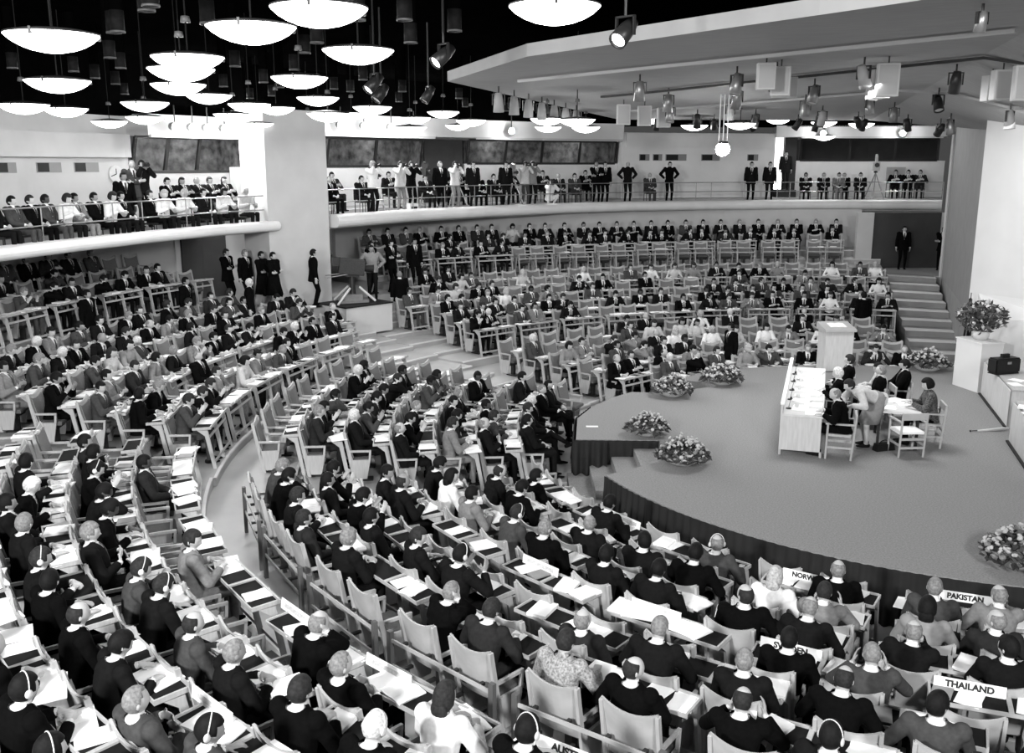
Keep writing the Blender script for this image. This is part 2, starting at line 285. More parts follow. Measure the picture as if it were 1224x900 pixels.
# ------------------------------------------------------------------ copying things
def copy_tree(o, parent=None):
    c = o.copy(); col.objects.link(c)
    if parent: c.parent = parent
    for ch in o.children: copy_tree(ch, c)
    return c
STORE = []          # prototypes: kept out of the scene and only copied
def proto_done(root):
    STORE.append(root)
def drop_protos():
    for r in STORE:
        for ch in [g for c in r.children for g in c.children] + list(r.children) + [r]:
            bpy.data.objects.remove(ch)
class Merge:
    """many equal far things as one mesh (kind = stuff)"""
    def __init__(self): self.v, self.f, self.m, self.mats, self.n = [], [], [], [], 0
    def slot(self, m):
        if m not in self.mats: self.mats.append(m)
        return self.mats.index(m)
    def add(self, V, F, mi, W):
        """V (n,3) array, F list of tuples, mi per-face material objects index into self.mats, W 4x4"""
        W = np.array(W); X = V @ W[:3, :3].T + W[:3, 3]
        self.v.append(X); self.f += [tuple(i+self.n for i in f) for f in F]; self.m += mi; self.n += len(X)
    def build(self, name, smooth=True):
        me = bpy.data.meshes.new(name); me.from_pydata(np.concatenate(self.v).tolist(), [], self.f)
        for m in self.mats: me.materials.append(m)
        me.polygons.foreach_set('material_index', self.m)
        if smooth: me.polygons.foreach_set('use_smooth', [True]*len(self.f))
        me.update()
        o = bpy.data.objects.new(name, me); col.objects.link(o); return o
_cache = {}
def mesh_arrays(me):
    if me.name not in _cache:
        V = np.empty(len(me.vertices)*3); me.vertices.foreach_get('co', V)
        _cache[me.name] = (V.reshape(-1, 3), [tuple(p.vertices) for p in me.polygons], [p.material_index for p in me.polygons])
    return _cache[me.name]

# ------------------------------------------------------------------ people
def remesh(bm, voxel, smooth=3):
    me = new_mesh('tmp', bm); o = bpy.data.objects.new('tmp', me); col.objects.link(o)
    r = o.modifiers.new('r', 'REMESH'); r.mode = 'VOXEL'; r.voxel_size = voxel
    if smooth:
        s = o.modifiers.new('s', 'SMOOTH'); s.iterations = smooth; s.factor = .5
    dg = bpy.context.evaluated_depsgraph_get(); dg.update()
    out = bpy.data.meshes.new_from_object(o.evaluated_get(dg))
    bpy.data.objects.remove(o); bpy.data.meshes.remove(me)
    for p in out.polygons: p.use_smooth = True
    return out
def ik(a, t, l1, l2, pole):
    a, t = Vector(a), Vector(t); d = t-a; L = min(d.length, (l1+l2)*.995); d.normalize()
    x = (l1*l1-l2*l2+L*L)/(2*L); h = math.sqrt(max(l1*l1-x*x, 1e-6))
    p = Vector(pole); p = (p-d*p.dot(d))
    p = p.normalized() if p.length > 1e-5 else d.orthogonal()
    return a+d*x+p*h, a+d*L
def head_dir(d):
    """radius point of a head for unit direction d (x right, y front, z up)"""
    x, y, z = d
    rx, ry, rz = .079, .099, .114
    if z < -.15: k = (-.15-z)/.85; rx *= 1-.34*k; ry *= 1-.10*k if y > 0 else 1-.30*k
    p = Vector((x*rx, y*ry, z*rz))
    if y > .45:
        p.y -= .006*(y-.45)
        p.y += .026*math.exp(-((x/.15)**2+((z+.16)/.16)**2))          # nose
        p.y += .007*math.exp(-((x/.5)**2+((z-.16)/.10)**2))            # brow
        for s in (-1, 1): p.y -= .012*math.exp(-(((x-s*.36)/.17)**2+((z-.02)/.10)**2))   # eye sockets
        p.y += .006*math.exp(-((x/.30)**2+((z+.50)/.06)**2))           # lips
        p.y += .010*math.exp(-((x/.25)**2+((z+.86)/.16)**2))           # chin
    return p
def head_mesh(bm, T, k=1., keep=None, nu=28, nv=20, shrink=.9):
    g = []
    for j in range(nv+1):
        th = PI*j/nv; row = []
        for i in range(nu):
            ph = 2*PI*i/nu
            d = Vector((math.sin(th)*math.cos(ph), math.sin(th)*math.sin(ph), math.cos(th)))
            f = k(d) if callable(k) else k
            if keep is not None and not keep(d): f = shrink
            row.append(bm.verts.new(T @ (head_dir(d)*f)))
        g.append(row)
    for j in range(nv):
        for i in range(nu):
            a, b, c, d = g[j][i], g[j][(i+1) % nu], g[j+1][(i+1) % nu], g[j+1][i]
            bm.faces.new((a, b, c, d))
    bmesh.ops.remove_doubles(bm, verts=g[0]+g[-1], dist=1e-5)
HAIR = {
 'short': (lambda d: 1.10+.05*max(0, d.z)+.03*max(0, -d.y), lambda d: d.z > (.50 if d.y > .45 else .0 if d.y > .10 else -.60)),
 'bald':  (lambda d: 1.07+.03*max(0, -d.y), lambda d: d.y < .10 and -.62 < d.z < .62),
 'thin':  (lambda d: 1.06, lambda d: d.z > (.78 if d.y > .2 else .0 if d.y > .05 else -.60)),
 'bouffant': (lambda d: 1.28, lambda d: d.z > (.50 if d.y > .35 else -.5)),
 'long':  (lambda d: 1.16 if d.z > -.3 else 1.30, lambda d: d.y < .15 and d.z > -.92 or d.z > .50),
}
def hand(bm, w, d, n, side, curl=.5):
    """wrist w, pointing d, palm normal n; side +1 right hand"""
    d = Vector(d).normalized(); n = Vector(n); n = (n-d*n.dot(d)).normalized(); s = d.cross(n).normalized()*side
    w = Vector(w)
    loft(bm, [(w-d*.02, s, n, .026, .020), (w+d*.02, s, n, .034, .017), (w+d*.085, s, n, .042, .014), (w+d*.098, s, n, .038, .010)], 10)
    for k, (L, o) in enumerate(((.070, -.031), (.080, -.0105), (.074, .0105), (.058, .031))):
        a = w+d*.092+s*o*-1; dd = (d+n*curl*.35).normalized(); b = a+dd*L*.5; e = b+(d*.8+n*curl).normalized()*L*.5
        limb(bm, a-d*.01, b, .0098, .009); limb(bm, b, e, .009, .0072)
    a = w+d*.02+s*.030; b = a+(d*.6+s*.75+n*.2).normalized()*.04; e = b+(d*.9+s*.2+n*.3).normalized()*.034
    limb(bm, a, b, .0125, .011); limb(bm, b, e, .011, .008)
TORSO = ((-.12, .165, .120), (.05, .165, .118), (.33, .148, .108), (.58, .168, .120), (.78, .192, .118), (.90, .172, .098), (.96, .12, .078), (1., .072, .062))
def tor_r(t, k):
    for a, b in zip(TORSO, TORSO[1:]):
        if a[0] <= t <= b[0]: f = (t-a[0])/(b[0]-a[0]); return a[k]+(b[k]-a[k])*f
    return TORSO[0][k] if t < 0 else TORSO[-1][k]
class Fig: pass
def figure(hip, lean=0., side=0., hands=((.3, .3, .78), (-.3, .3, .78)), handdir=((0, 1, 0), (0, 1, 0)), palm=((0, 0, -1), (0, 0, -1)),
           feet=((.1, .36, 0), (-.1, .36, 0)), toe=((0, 1, 0), (0, 1, 0)), knee=((0, .5, 1), (0, .5, 1)), elbow=((.7, -.6, -.5), (-.7, -.6, -.5)),
           yaw=0., pitch=0., twist=0., woman=False, curl=.6):
    F = Fig(); F.woman = woman
    F.hip = Vector(hip)
    up = Vector((math.sin(side), math.sin(lean)*math.cos(side), math.cos(lean)*math.cos(side)))
    rt = Vector((math.cos(twist), math.sin(twist), 0)); rt = (rt-up*rt.dot(up)).normalized(); fw = up.cross(rt)
    F.up, F.rt, F.fw, F.L = up, rt, fw, .53
    F.neck = F.hip+up*F.L
    fw2 = Vector((0, math.sin(lean*.4), math.cos(lean*.4)))
    hd = Matrix.Rotation(yaw, 3, 'Z') @ Matrix.Rotation(-pitch, 3, 'X')
    F.headc = F.neck+fw2*.122+Vector((-math.sin(yaw)*0, .02+.05*max(0, math.sin(pitch)), 0))
    F.headR = hd.to_4x4(); F.headR.translation = F.headc
    sw = .175 if woman else .195
    F.sh = [F.hip+up*(F.L*.90)+rt*sw*s for s in (1, -1)]
    F.arm = []
    for k in (0, 1):
        e, w = ik(F.sh[k], Vector(hands[k]), .295, .265, elbow[k]); F.arm.append((F.sh[k], e, w))
    F.leg = []
    for k in (0, 1):
        h = F.hip+Vector((.09*(1-2*k), 0, -.03)); an = Vector(feet[k])+Vector((0, 0, .085))
        kn, a2 = ik(h, an, .44, .43, knee[k]); F.leg.append((h, kn, a2))
    F.toe, F.handdir, F.palm, F.curl = toe, handdir, palm, curl
    return F
def body_bm(F):
    bm = bmesh.new(); w = .90 if F.woman else 1.
    loft(bm, [(F.hip+F.up*F.L*t, F.rt, F.fw, a*w*(1.06 if F.woman and t < .1 else 1), b*w) for t, a, b in TORSO])
    limb(bm, F.neck-F.up*.03, F.headc-Vector((0, 0, .05)), .060*w, .054*w)
    head_mesh(bm, F.headR)
    for s in (-1, 1): ball(bm, F.headR @ Vector((s*.077, -.008, -.012)), .011, .021, .031)
    for k in (0, 1):
        a, e, wr = F.arm[k]
        ball(bm, a, .066*w); limb(bm, a, e, .054*w, .045*w); limb(bm, e, wr, .044*w, .031*w)
        hand(bm, wr, F.handdir[k], F.palm[k], 1-2*k, F.curl)
        h, kn, an = F.leg[k]
        limb(bm, h, kn, .092, .063); limb(bm, kn, an, .060, .042)
        t = Vector(F.toe[k]).normalized(); s = t.cross(Vector((0, 0, 1))); up = s.cross(t)
        b = an-Vector((0, 0, .045))
        loft(bm, [(b-t*.075, s, up, .026, .034), (b-t*.03, s, up, .037, .042), (b+t*.07, s, up, .043, .034), (b+t*.15, s, up, .040, .022), (b+t*.19, s, up, .020, .014)], 12)
    return bm
def segdist(P, a, b):
    a, b = np.array(a), np.array(b); d = b-a; t = np.clip(((P-a) @ d)/(d @ d+1e-9), 0, 1)
    return np.linalg.norm(P-(a+t[:, None]*d), axis=1)
def face_centres(me):
    C = np.empty(len(me.polygons)*3); me.polygons.foreach_get('center', C); return C.reshape(-1, 3)
def zone_body(F, me, skirt=False, bare_arms=False):
    P = face_centres(me)
    t = (P-np.array(F.hip)) @ np.array(F.up)/F.L
    D = []
    D.append((segdist(P, F.hip+F.up*F.L*.2, F.neck-F.up*.07)-.11, 1))
    D.append((segdist(P, F.neck+F.up*.055, F.headc)-.075, 0)); D.append((segdist(P, F.neck-F.up*.05, F.neck+F.up*.03)-.075, 1)); D.append((segdist(P, F.headc, F.headc+Vector((0, 0, .05)))-.09, 0))
    D.append((segdist(P, F.hip-F.up*.10, F.hip+F.up*.02)-.12, 2))
    for k in (0, 1):
        a, e, w = F.arm[k]; hd = Vector(F.handdir[k]).normalized()
        D.append((segdist(P, a, e)-.05, 1)); D.append((segdist(P, e, w-(w-e).normalized()*.01)-.04, 0 if bare_arms else 1))
        D.append((segdist(P, w+hd*.02, w+hd*.16)-.045, 0))
        h, kn, an = F.leg[k]; tt = Vector(F.toe[k]).normalized(); b = an-Vector((0, 0, .045))
        D.append((segdist(P, h, kn)-.08, 2)); D.append((segdist(P, kn, an+Vector((0, 0, .03)))-.05, 0 if skirt else 2))
        D.append((segdist(P, b-tt*.06, b+tt*.17)-.035, 3))
    A = np.stack([d for d, _ in D]); z = np.array([m for _, m in D])
    me.polygons.foreach_set('material_index', z[A.argmin(0)].astype(np.int32)); me.update()
def jacket_mesh(F, vox=.014, hem=-.16, vee=True):
    bm = bmesh.new(); g = .017; w = .92 if F.woman else 1.
    T = list(TORSO)+[(1.055, .068, .064)]; T[0] = (hem, .185 if hem > -.3 else .205, .140 if hem > -.3 else .150)
    loft(bm, [(F.hip+F.up*F.L*t, F.rt, F.fw, a*w+g, b*w+g) for t, a, b in T])
    for k in (0, 1):
        a, e, wr = F.arm[k]; d = (wr-e).normalized()
        ball(bm, a, .066+g); limb(bm, a, e, .056+g, .048+g*.9); tube(bm, e, wr-d*.025, .047+g*.9, .040+g*.6, 12)
        ball(bm, e, .047+g*.9)
    me = remesh(bm, vox, 4)
    P = face_centres(me); rel = P-np.array(F.hip)
    t = rel @ np.array(F.up)/F.L; x = rel @ np.array(F.rt); y = rel @ np.array(F.fw)
    kill = (t > 1.2)
    if vee: kill |= (y > .02) & (t > .48) & (np.abs(x) < .004+.062*np.clip((t-.48)/.45, 0, 1))
    bm = bmesh.new(); bm.from_mesh(me); bm.faces.ensure_lookup_table()
    bmesh.ops.delete(bm, geom=[bm.faces[i] for i in np.nonzero(kill)[0]], context='FACES')
    co, no = F.hip+F.up*F.L*1.035-F.fw*.02, (F.up-F.fw*.35).normalized()
    bmesh.ops.bisect_plane(bm, geom=bm.verts[:]+bm.edges[:]+bm.faces[:], plane_co=co, plane_no=no)
    def cut(f):
        c = f.calc_center_median(); q = c-F.hip
        return (c-co).dot(no) > 0 and math.hypot(q.dot(F.rt), q.dot(F.fw)) < .115
    bmesh.ops.delete(bm, geom=[f for f in bm.faces if cut(f)], context='FACES')
    bpy.data.meshes.remove(me); me = bpy.data.meshes.new('suit_jacket' if vee else 'blouse'); bm.to_mesh(me); bm.free()
    for p in me.polygons: p.use_smooth = True
    return me
def tie_mesh(F):
    bm = bmesh.new(); rows = []
    for i in range(9):
        t = .97-.055*i; wd = .017+.016*(i/8) if i else .022
        c = F.hip+F.up*F.L*t+F.fw*(tor_r(t, 2)+.011)
        rows.append([bm.verts.new(c+F.rt*wd*s+F.fw*o) for s, o in ((-1, 0), (0, .007), (1, 0))])
    for a, b in zip(rows, rows[1:]):
        for i in (0, 1): bm.faces.new((a[i], a[i+1], b[i+1], b[i]))
    return new_mesh('tie', bm, True)
def hair_mesh(F, style):
    bm = bmesh.new(); k, keep = HAIR[style]
    head_mesh(bm, F.headR, k, keep)
    if style == 'long':
        ball(bm, F.headR @ Vector((0, -.058, -.10)), .078, .045, .09)
    return new_mesh('hair', bm, True)
def headset_mesh(F):
    bm = bmesh.new(); n = 14
    pts = [F.headR @ Vector((.094*math.cos(a), -.01, .132*math.sin(a))) for a in [PI*i/n for i in range(n+1)]]
    for a, b in zip(pts, pts[1:]): tube(bm, a, b, .0055, n=6)
    for s in (-1, 1): ball(bm, F.headR @ Vector((s*.092, -.01, -.01)), .014, .03, .034)
    return new_mesh('headset', bm, True)
def dress_mesh(F, length=.47, vox=.016):
    """skirt part hanging from the waist of a standing woman"""
    bm = bmesh.new(); z = Vector((0, 0, -1))
    if F.up.z < .6:
        d1 = (F.up+Vector((0, 0, 1))).normalized(); f1 = d1.cross(F.rt)
        loft(bm, [(F.hip+F.up*.12, F.rt, F.fw, .16, .135), (F.hip+Vector((0, .02, .0)), F.rt, f1, .185, .165), (F.hip+Vector((0, .10, -.20)), F.rt, Vector((0, 1, 0)), .19, .17), (F.hip+Vector((0, .17, -.44)), F.rt, Vector((0, 1, 0)), .20, .18)], 22)
        return new_mesh('skirt', bm, True)
    r = [(F.hip+F.up*.14, .150, .118), (F.hip+F.up*.0, .178, .138), (F.hip+z*.15, .190, .155), (F.hip+z*length, .235, .205)]
    loft(bm, [(c, F.rt, F.fw, a, b) for c, a, b in r], 22)
    return new_mesh('skirt', bm, True)
BODYMATS = ('skin_light', 'shirt', 'suit_black', 'shoe')
PROTO = {}
def person_proto(key, F, style='suit', vox=.0105, skirt=None, bare=False, hem=-.16):
    me = remesh(body_bm(F), vox, 2); me.name = 'person'
    zone_body(F, me, skirt=bool(skirt), bare_arms=bare)
    for k in BODYMATS: me.materials.append(M[k])
    P = {'body': me, 'F': F, 'style': style}
    if style == 'suit':
        P['jacket'] = jacket_mesh(F, hem=hem); P['tie'] = tie_mesh(F)
        P['jacket'].materials.append(M['suit_black']); P['tie'].materials.append(M['tie'])
    else:
        P['top'] = jacket_mesh(F, hem=-.14, vee=False); P['top'].materials.append(M['shirt'])
    if skirt:
        P['skirt'] = dress_mesh(F, skirt); P['skirt'].materials.append(M['suit_black'])
    for h in HAIR: P['hair_'+h] = hair_mesh(F, h); P['hair_'+h].materials.append(M['hair_black'])
    P['headset'] = headset_mesh(F); P['headset'].materials.append(M['headband'])
    # light version for the far crowd
    lo = remesh(body_bm(F), .030, 1); zone_body(F, lo, skirt=bool(skirt), bare_arms=bare); P['lo'] = lo
    if style == 'suit': P['lo_jacket'] = jacket_mesh(F, .032, hem=hem)
    PROTO[key] = P
S0 = (0, -.07, .50)
person_proto('write', figure(S0, R(14), hands=((.16, .30, .80), (-.18, .30, .80)), handdir=((-.5, .8, -.1), (.4, .9, -.1)), pitch=R(28)))
person_proto('desk', figure(S0, R(6), hands=((.10, .27, .80), (-.10, .29, .80)), handdir=((-.9, .4, 0), (.9, .4, 0)), pitch=R(10)))
person_proto('chin', figure(S0, R(16), side=R(4), hands=((.10, .145, 1.08), (-.16, .30, .80)), handdir=((-.3, .1, .9), (.5, .8, 0)), palm=((-.6, -.5, .2), (0, 0, -1)), elbow=((.4, .3, -1), (-.7, -.6, -.5)), pitch=R(18), yaw=R(12)))
person_proto('lap', figure((0, -.09, .50), R(-8), hands=((.08, .18, .66), (-.08, .18, .66)), handdir=((-.7, .6, -.2), (.7, .6, -.2)), pitch=R(4)))
person_proto('turn', figure(S0, R(4), hands=((.20, .26, .80), (-.12, .26, .80)), handdir=((-.4, .9, 0), (.6, .7, 0)), pitch=R(6), yaw=R(48), twist=R(14)))
person_proto('look', figure(S0, R(2), hands=((.12, .24, .80), (-.20, .22, .80)), handdir=((-.8, .5, 0), (.4, .9, 0)), pitch=R(14), yaw=R(-38), twist=R(-8)))
person_proto('paper', figure(S0, R(8), hands=((.15, .26, .93), (-.15, .26, .93)), handdir=((-.2, .5, .8), (.2, .5, .8)), palm=((-1, 0, 0), (1, 0, 0)), pitch=R(26)))
person_proto('lean', figure((0, -.09, .50), R(-12), hands=((.13, .08, .80), (-.13, .10, .84)), handdir=((-1, .1, .1), (1, .1, .1)), palm=((0, -1, 0), (0, -1, 0)), pitch=R(6), yaw=R(-10)))
person_proto('legs', figure((0, -.07, .50), R(-10), hands=((.06, .26, .70), (-.10, .24, .68)), handdir=((-.7, .6, 0), (.6, .7, 0)), feet=((-.10, .66, .34), (-.06, .48, 0)), toe=((-.2, 1, .35), (0, 1, 0)), knee=((.1, .4, 1), (0, .5, 1)), pitch=R(16)))
person_proto('stretch', figure((0, -.02, .49), R(-16), hands=((.20, .18, .62), (-.16, .22, .68)), handdir=((-.5, .8, 0), (.6, .7, 0)), feet=((.12, .82, 0), (-.02, .88, .02)), toe=((.1, 1, .5), (0, 1, .6)), pitch=R(12)))
person_proto('woman', figure(S0, R(8), hands=((.14, .28, .80), (-.12, .30, .80)), handdir=((-.6, .7, 0), (.6, .7, 0)), pitch=R(16), woman=True), style='blouse')
person_proto('shirtsleeves', figure(S0, R(10), hands=((.20, .30, .80), (-.16, .28, .80)), handdir=((-.4, .9, 0), (.6, .7, 0)), pitch=R(20)), style='shirt', bare=True)
H0 = (0, 0, .95)
FT = ((.11, .02, 0), (-.11, .02, 0))
SK = dict(feet=FT, knee=((0, 1, .1), (0, 1, .1)))
person_proto('stand', figure(H0, R(1), hands=((.27, .03, .82), (-.27, .03, .82)), handdir=((0, .1, -1), (0, .1, -1)), palm=((-1, 0, 0), (1, 0, 0)), elbow=((.6, -1, 0), (-.6, -1, 0)), **SK), hem=-.34)
person_proto('arms', figure(H0, R(-2), hands=((-.10, .20, 1.20), (.12, .22, 1.16)), handdir=((-1, .1, .1), (1, .1, .1)), palm=((0, -1, 0), (0, -1, 0)), elbow=((.8, -.2, -1), (-.8, -.2, -1)), pitch=R(6), **SK), hem=-.34)
person_proto('hips', figure(H0, R(0), hands=((.20, -.02, 1.02), (-.20, -.02, 1.02)), handdir=((-.5, .7, -.4), (.5, .7, -.4)), palm=((-.7, -.5, 0), (.7, -.5, 0)), elbow=((1, -.3, 0), (-1, -.3, 0)), **SK), style='shirt', bare=False)
person_proto('camera', figure(H0, R(2), hands=((.08, .20, 1.56), (-.08, .22, 1.54)), handdir=((-.4, .6, .5), (.4, .6, .5)), palm=((-1, 0, 0), (1, 0, 0)), elbow=((.6, .2, -1), (-.6, .2, -1)), **SK), style='shirt')
person_proto('black_dress', figure((0, 0, .93), R(-1), hands=((-.08, .19, 1.15), (.10, .20, 1.12)), handdir=((-1, .1, .1), (1, .1, .1)), palm=((0, -1, 0), (0, -1, 0)), elbow=((.8, -.2, -1), (-.8, -.2, -1)), woman=True, **SK), style='blouse', skirt=.46, bare=True)
person_proto('crouch', figure((0, -.10, .30), R(20), hands=((.09, .22, .86), (-.09, .24, .85)), handdir=((-.4, .6, .5), (.4, .6, .5)), palm=((-1, 0, 0), (1, 0, 0)), elbow=((.6, .1, -1), (-.6, .1, -1)), feet=((.13, .16, 0), (-.14, .02, 0)), knee=((.3, 1, .5), (-.3, 1, .3)), woman=True), style='blouse')
person_proto('bend', figure((0, -.22, .90), R(72), hands=((.24, .36, .66), (-.20, .42, .84)), handdir=((-.2, .8, -.5), (.1, 1, -.2)), palm=((-1, 0, 0), (0, 0, -1)), elbow=((.8, -.2, .3), (-.6, -.3, -.2)), feet=((.09, -.06, 0), (-.10, .02, 0)), knee=((0, 1, .1), (0, 1, .1)), pitch=R(20), woman=True), style='suit', skirt=.38)
SUITS = ['suit_black']*6+['suit_charcoal']*5+['suit_grey']*2+['suit_brown']
def look_of(code, rnd):
    """clothes, hair and skin from a short code"""
    c = dict(suit=rnd.choice(SUITS), hair=rnd.choice(['hair_black']*5+['hair_brown']*3+['hair_grey']), style='short', skin='skin_light', shirt='shirt', head=False)
    c['trousers'] = c['suit']
    w = []
    if 'k' in code: c['skin'] = 'skin_dark'; c['hair'] = 'hair_black'
    elif rnd.random() < .18: c['skin'] = 'skin_mid'; c['hair'] = 'hair_black'
    if 'b' in code: c['style'] = 'bald'; c['hair'] = rnd.choice(['hair_grey', 'hair_brown']); w.append('bald')
    elif 'g' in code: c['style'] = 'thin'; c['hair'] = 'hair_grey'; w.append('grey-haired')
    elif 'w' in code: c['style'] = 'short'; c['hair'] = 'hair_white'; w.append('white-haired')
    if 'l' in code: c['suit'] = rnd.choice(['suit_grey', 'suit_pale', 'suit_pale']); c['trousers'] = c['suit']
    if 'h' in code: c['head'] = True
    c['woman'] = 'f' in code
    if c['woman']:
        c['style'] = rnd.choice(['bouffant', 'long']); c['hair'] = rnd.choice(['hair_black', 'hair_brown', 'hair_blond']) if 'k' not in code else 'hair_black'
        c['shirt'] = rnd.choice(['dress_pale', 'dress_white', 'dress_mid']); c['trousers'] = 'suit_charcoal'
    c['plaid'] = 'x' in code
    tone = {'suit_black': 'black suit', 'suit_charcoal': 'dark suit', 'suit_grey': 'grey suit', 'suit_brown': 'dark suit', 'suit_pale': 'pale suit'}[c['suit']]
    if c['woman']: c['words'] = 'woman in '+{'dress_pale': 'pale', 'dress_white': 'white', 'dress_mid': 'grey'}[c['shirt']]+' blouse'
    elif c['plaid']: c['words'] = 'delegate in checked shirt'
    else: c['words'] = (w[0]+' ' if w else '')+'delegate in '+tone+(' with headset' if c['head'] else '')
    return c
def set_mat(o, i, m):
    o.material_slots[i].link = 'OBJECT'; o.material_slots[i].material = M[m]
def add_person(pose, c, loc, rz, name='person', scale=1.):
    P = PROTO[pose]; o = link(name, P['body'])
    o.location = loc; o.rotation_euler = (0, 0, rz); o.scale = (scale,)*3
    set_mat(o, 0, c['skin']); set_mat(o, 1, c['shirt']); set_mat(o, 2, c['trousers'])
    def part(n, key, m):
        q = link(n, P[key], o); set_mat(q, 0, m); return q
    part('hair', 'hair_'+c['style'], c['hair'])
    if P['style'] == 'suit': part('suit_jacket', 'jacket', c['suit']); part('tie', 'tie', c.get('tie', 'tie'))
    else: part('blouse' if c.get('woman') else 'shirt', 'top', c['shirt'])
    if 'skirt' in P: part('skirt', 'skirt', c['trousers'])
    if c.get('head'): part('headset', 'headset', 'headband')
    return o
def crowd_person(G, pose, c, W):
    P = PROTO[pose]
    V, F, mi = mesh_arrays(P['lo']); s = [G.slot(M[c['skin']]), G.slot(M[c['shirt']]), G.slot(M[c['trousers']]), G.slot(M['shoe'])]
    G.add(V, F, [s[i] for i in mi], W)
    V, F, mi = mesh_arrays(P['hair_'+c['style']]); G.add(V, F, [G.slot(M[c['hair']])]*len(F), W)
    if P['style'] == 'suit':
        V, F, mi = mesh_arrays(P['lo_jacket']); G.add(V, F, [G.slot(M[c['suit']])]*len(F), W)
        V, F, mi = mesh_arrays(P['tie']); G.add(V, F, [G.slot(M['tie'])]*len(F), W)

# ------------------------------------------------------------------ chairs and desks (facing +Y, origin on the floor under the seat)
def chair_parts():
    out = {}
    bm = bmesh.new()                                   # seat cushion
    n = 6; T = []
    for j, (zz, k) in enumerate(((.385, .96), (.40, 1.), (.435, 1.), (.455, .93))):
        T.append([(x*k, -.005+y*k, zz) for x, y in ((-.225, -.20), (.225, -.20), (.225, .20), (-.225, .20))])
    L = [[bm.verts.new(p) for p in r] for r in T]
    for a, b in zip(L, L[1:]):
        for i in range(4): bm.faces.new((a[i], a[(i+1) % 4], b[(i+1) % 4], b[i]))
    bm.faces.new(L[0][::-1]); bm.faces.new(L[-1]); out['seat'] = (new_mesh('seat', bm), 'fabric_seat')
    def slab(w, z0, z1, dip, off, th, bulge=.03):
        bm = bmesh.new(); nx, nz = 8, 3; G = []
        for s in (0, 1):
            g = []
            for j in range(nz+1):
                r = []
                for i in range(nx+1):
                    u = 2*i/nx-1; zt = z1-dip*(1-u*u); z = z0+(zt-z0)*j/nz
                    r.append(bm.verts.new((u*w/2, -.175-(z-.42)*.24-bulge*(1-u*u)+off-s*th, z)))
                g.append(r)
            G.append(g)
        for s in (0, 1):
            for j in range(nz):
                for i in range(nx): bm.faces.new((G[s][j][i], G[s][j][i+1], G[s][j+1][i+1], G[s][j+1][i]))
        for i in range(nx):
            bm.faces.new((G[0][nz][i], G[0][nz][i+1], G[1][nz][i+1], G[1][nz][i])); bm.faces.new((G[0][0][i], G[0][0][i+1], G[1][0][i+1], G[1][0][i]))
        for j in range(nz):
            bm.faces.new((G[0][j][0], G[0][j+1][0], G[1][j+1][0], G[1][j][0])); bm.faces.new((G[0][j][nx], G[0][j+1][nx], G[1][j+1][nx], G[1][j][nx]))
        return bm
    out['backrest'] = (new_mesh('backrest', slab(.53, .40, .985, .075, 0, .024)), 'wood_light')
    out['back_cushion'] = (new_mesh('back_cushion', slab(.45, .47, .90, .05, .022, .020)), 'fabric_grey')
    for s, nm in ((-1, 'side_panel'), (1, 'side_panel')):
        bm = bmesh.new(); a, b = s*.265-.016, s*.265+.016
        prism(bm, [(-.13, .06), (-.19, .06), (-.345, .955), (-.295, .965)], 'x', a, b)
        prism(bm, [(-.235, .595), (-.235, .63), (.14, .625), (.14, .59)], 'x', a, b)
        prism(bm, [(.105, .60), (.14, .60), (.125, .44), (.09, .44)], 'x', a, b)
        prism(bm, [(-.215, .45), (.125, .45), (.055, .10), (-.13, .10)], 'x', a, b)
        out['%s%d' % (nm, s)] = (new_mesh(nm, bm), 'wood_light')
    bm = bmesh.new(); box(bm, -.20, .20, -.09, .09, .30, .39); box(bm, -.04, .04, -.05, .05, .03, .31); box(bm, -.10, .10, -.16, .16, .0, .03)
    out['pedestal'] = (new_mesh('pedestal', bm), 'metal_dark')
    for me, m in out.values(): me.materials.append(M[m])
    return out
CHAIR = chair_parts()
def make_chair(loc, rz):
    o = empty('theatre_armchair', loc, rz)
    for k, (me, m) in CHAIR.items(): link(re.sub(r'-?\d', '', k), me, o)
    return o
def desk_parts(wd, ntray):
    out = []
    y0, y1, z = .190, .512, .705; tl = .05
    def TT(x, y, zz): return (x, y, zz+(y-y0)*tl)
    bm = bmesh.new()
    def tbox(x0, x1, ya, yb, za, zb):
        v = box(bm, x0, x1, ya, yb, za, zb)
        for q in v: q.co.z += (q.co.y-y0)*tl
    tbox(-wd/2, wd/2, y0, y1, z, z+.022)
    w1 = wd/ntray; trays = []
    for k in range(ntray):
        a = -wd/2+k*w1; b = a+w1
        tbox(a, a+.022, y0, y1, z+.022, z+.044); tbox(b-.022, b, y0, y1, z+.022, z+.044)
        tbox(a+.022, b-.022, y0, y0+.016, z+.022, z+.036); tbox(a+.022, b-.022, y1-.022, y1, z+.022, z+.050)
        trays.append((a, b))
    out.append(('tabletop', new_mesh('tabletop', bm), 'wood_light'))
    for a, b in trays:
        bm = bmesh.new(); v = box(bm, a+.024, b-.024, y0+.018, y1-.024, z+.0222, z+.027)
        for q in v: q.co.z += (q.co.y-y0)*tl
        out.append(('writing_tray', new_mesh('writing_tray', bm), 'tray_dark'))
    xs = [-wd/2+.02, wd/2-.02] + ([0] if ntray == 2 else [])
    for x in xs:
        bm = bmesh.new(); prism(bm, [(.27, .704), (.455, .704), (.572, .0), (.510, .0), (.40, .60)], 'x', x-.017, x+.017)
        out.append(('leg', new_mesh('leg', bm), 'wood_light'))
    for zz, yy in ((.575, .468), (.13, .542)):
        bm = bmesh.new(); box(bm, -wd/2+.037, wd/2-.037, yy-.012, yy+.012, zz-.022, zz+.022)
        out.append(('front_rail', new_mesh('front_rail', bm), 'wood_light'))
    for n, me, m in out: me.materials.append(M[m])
    return out
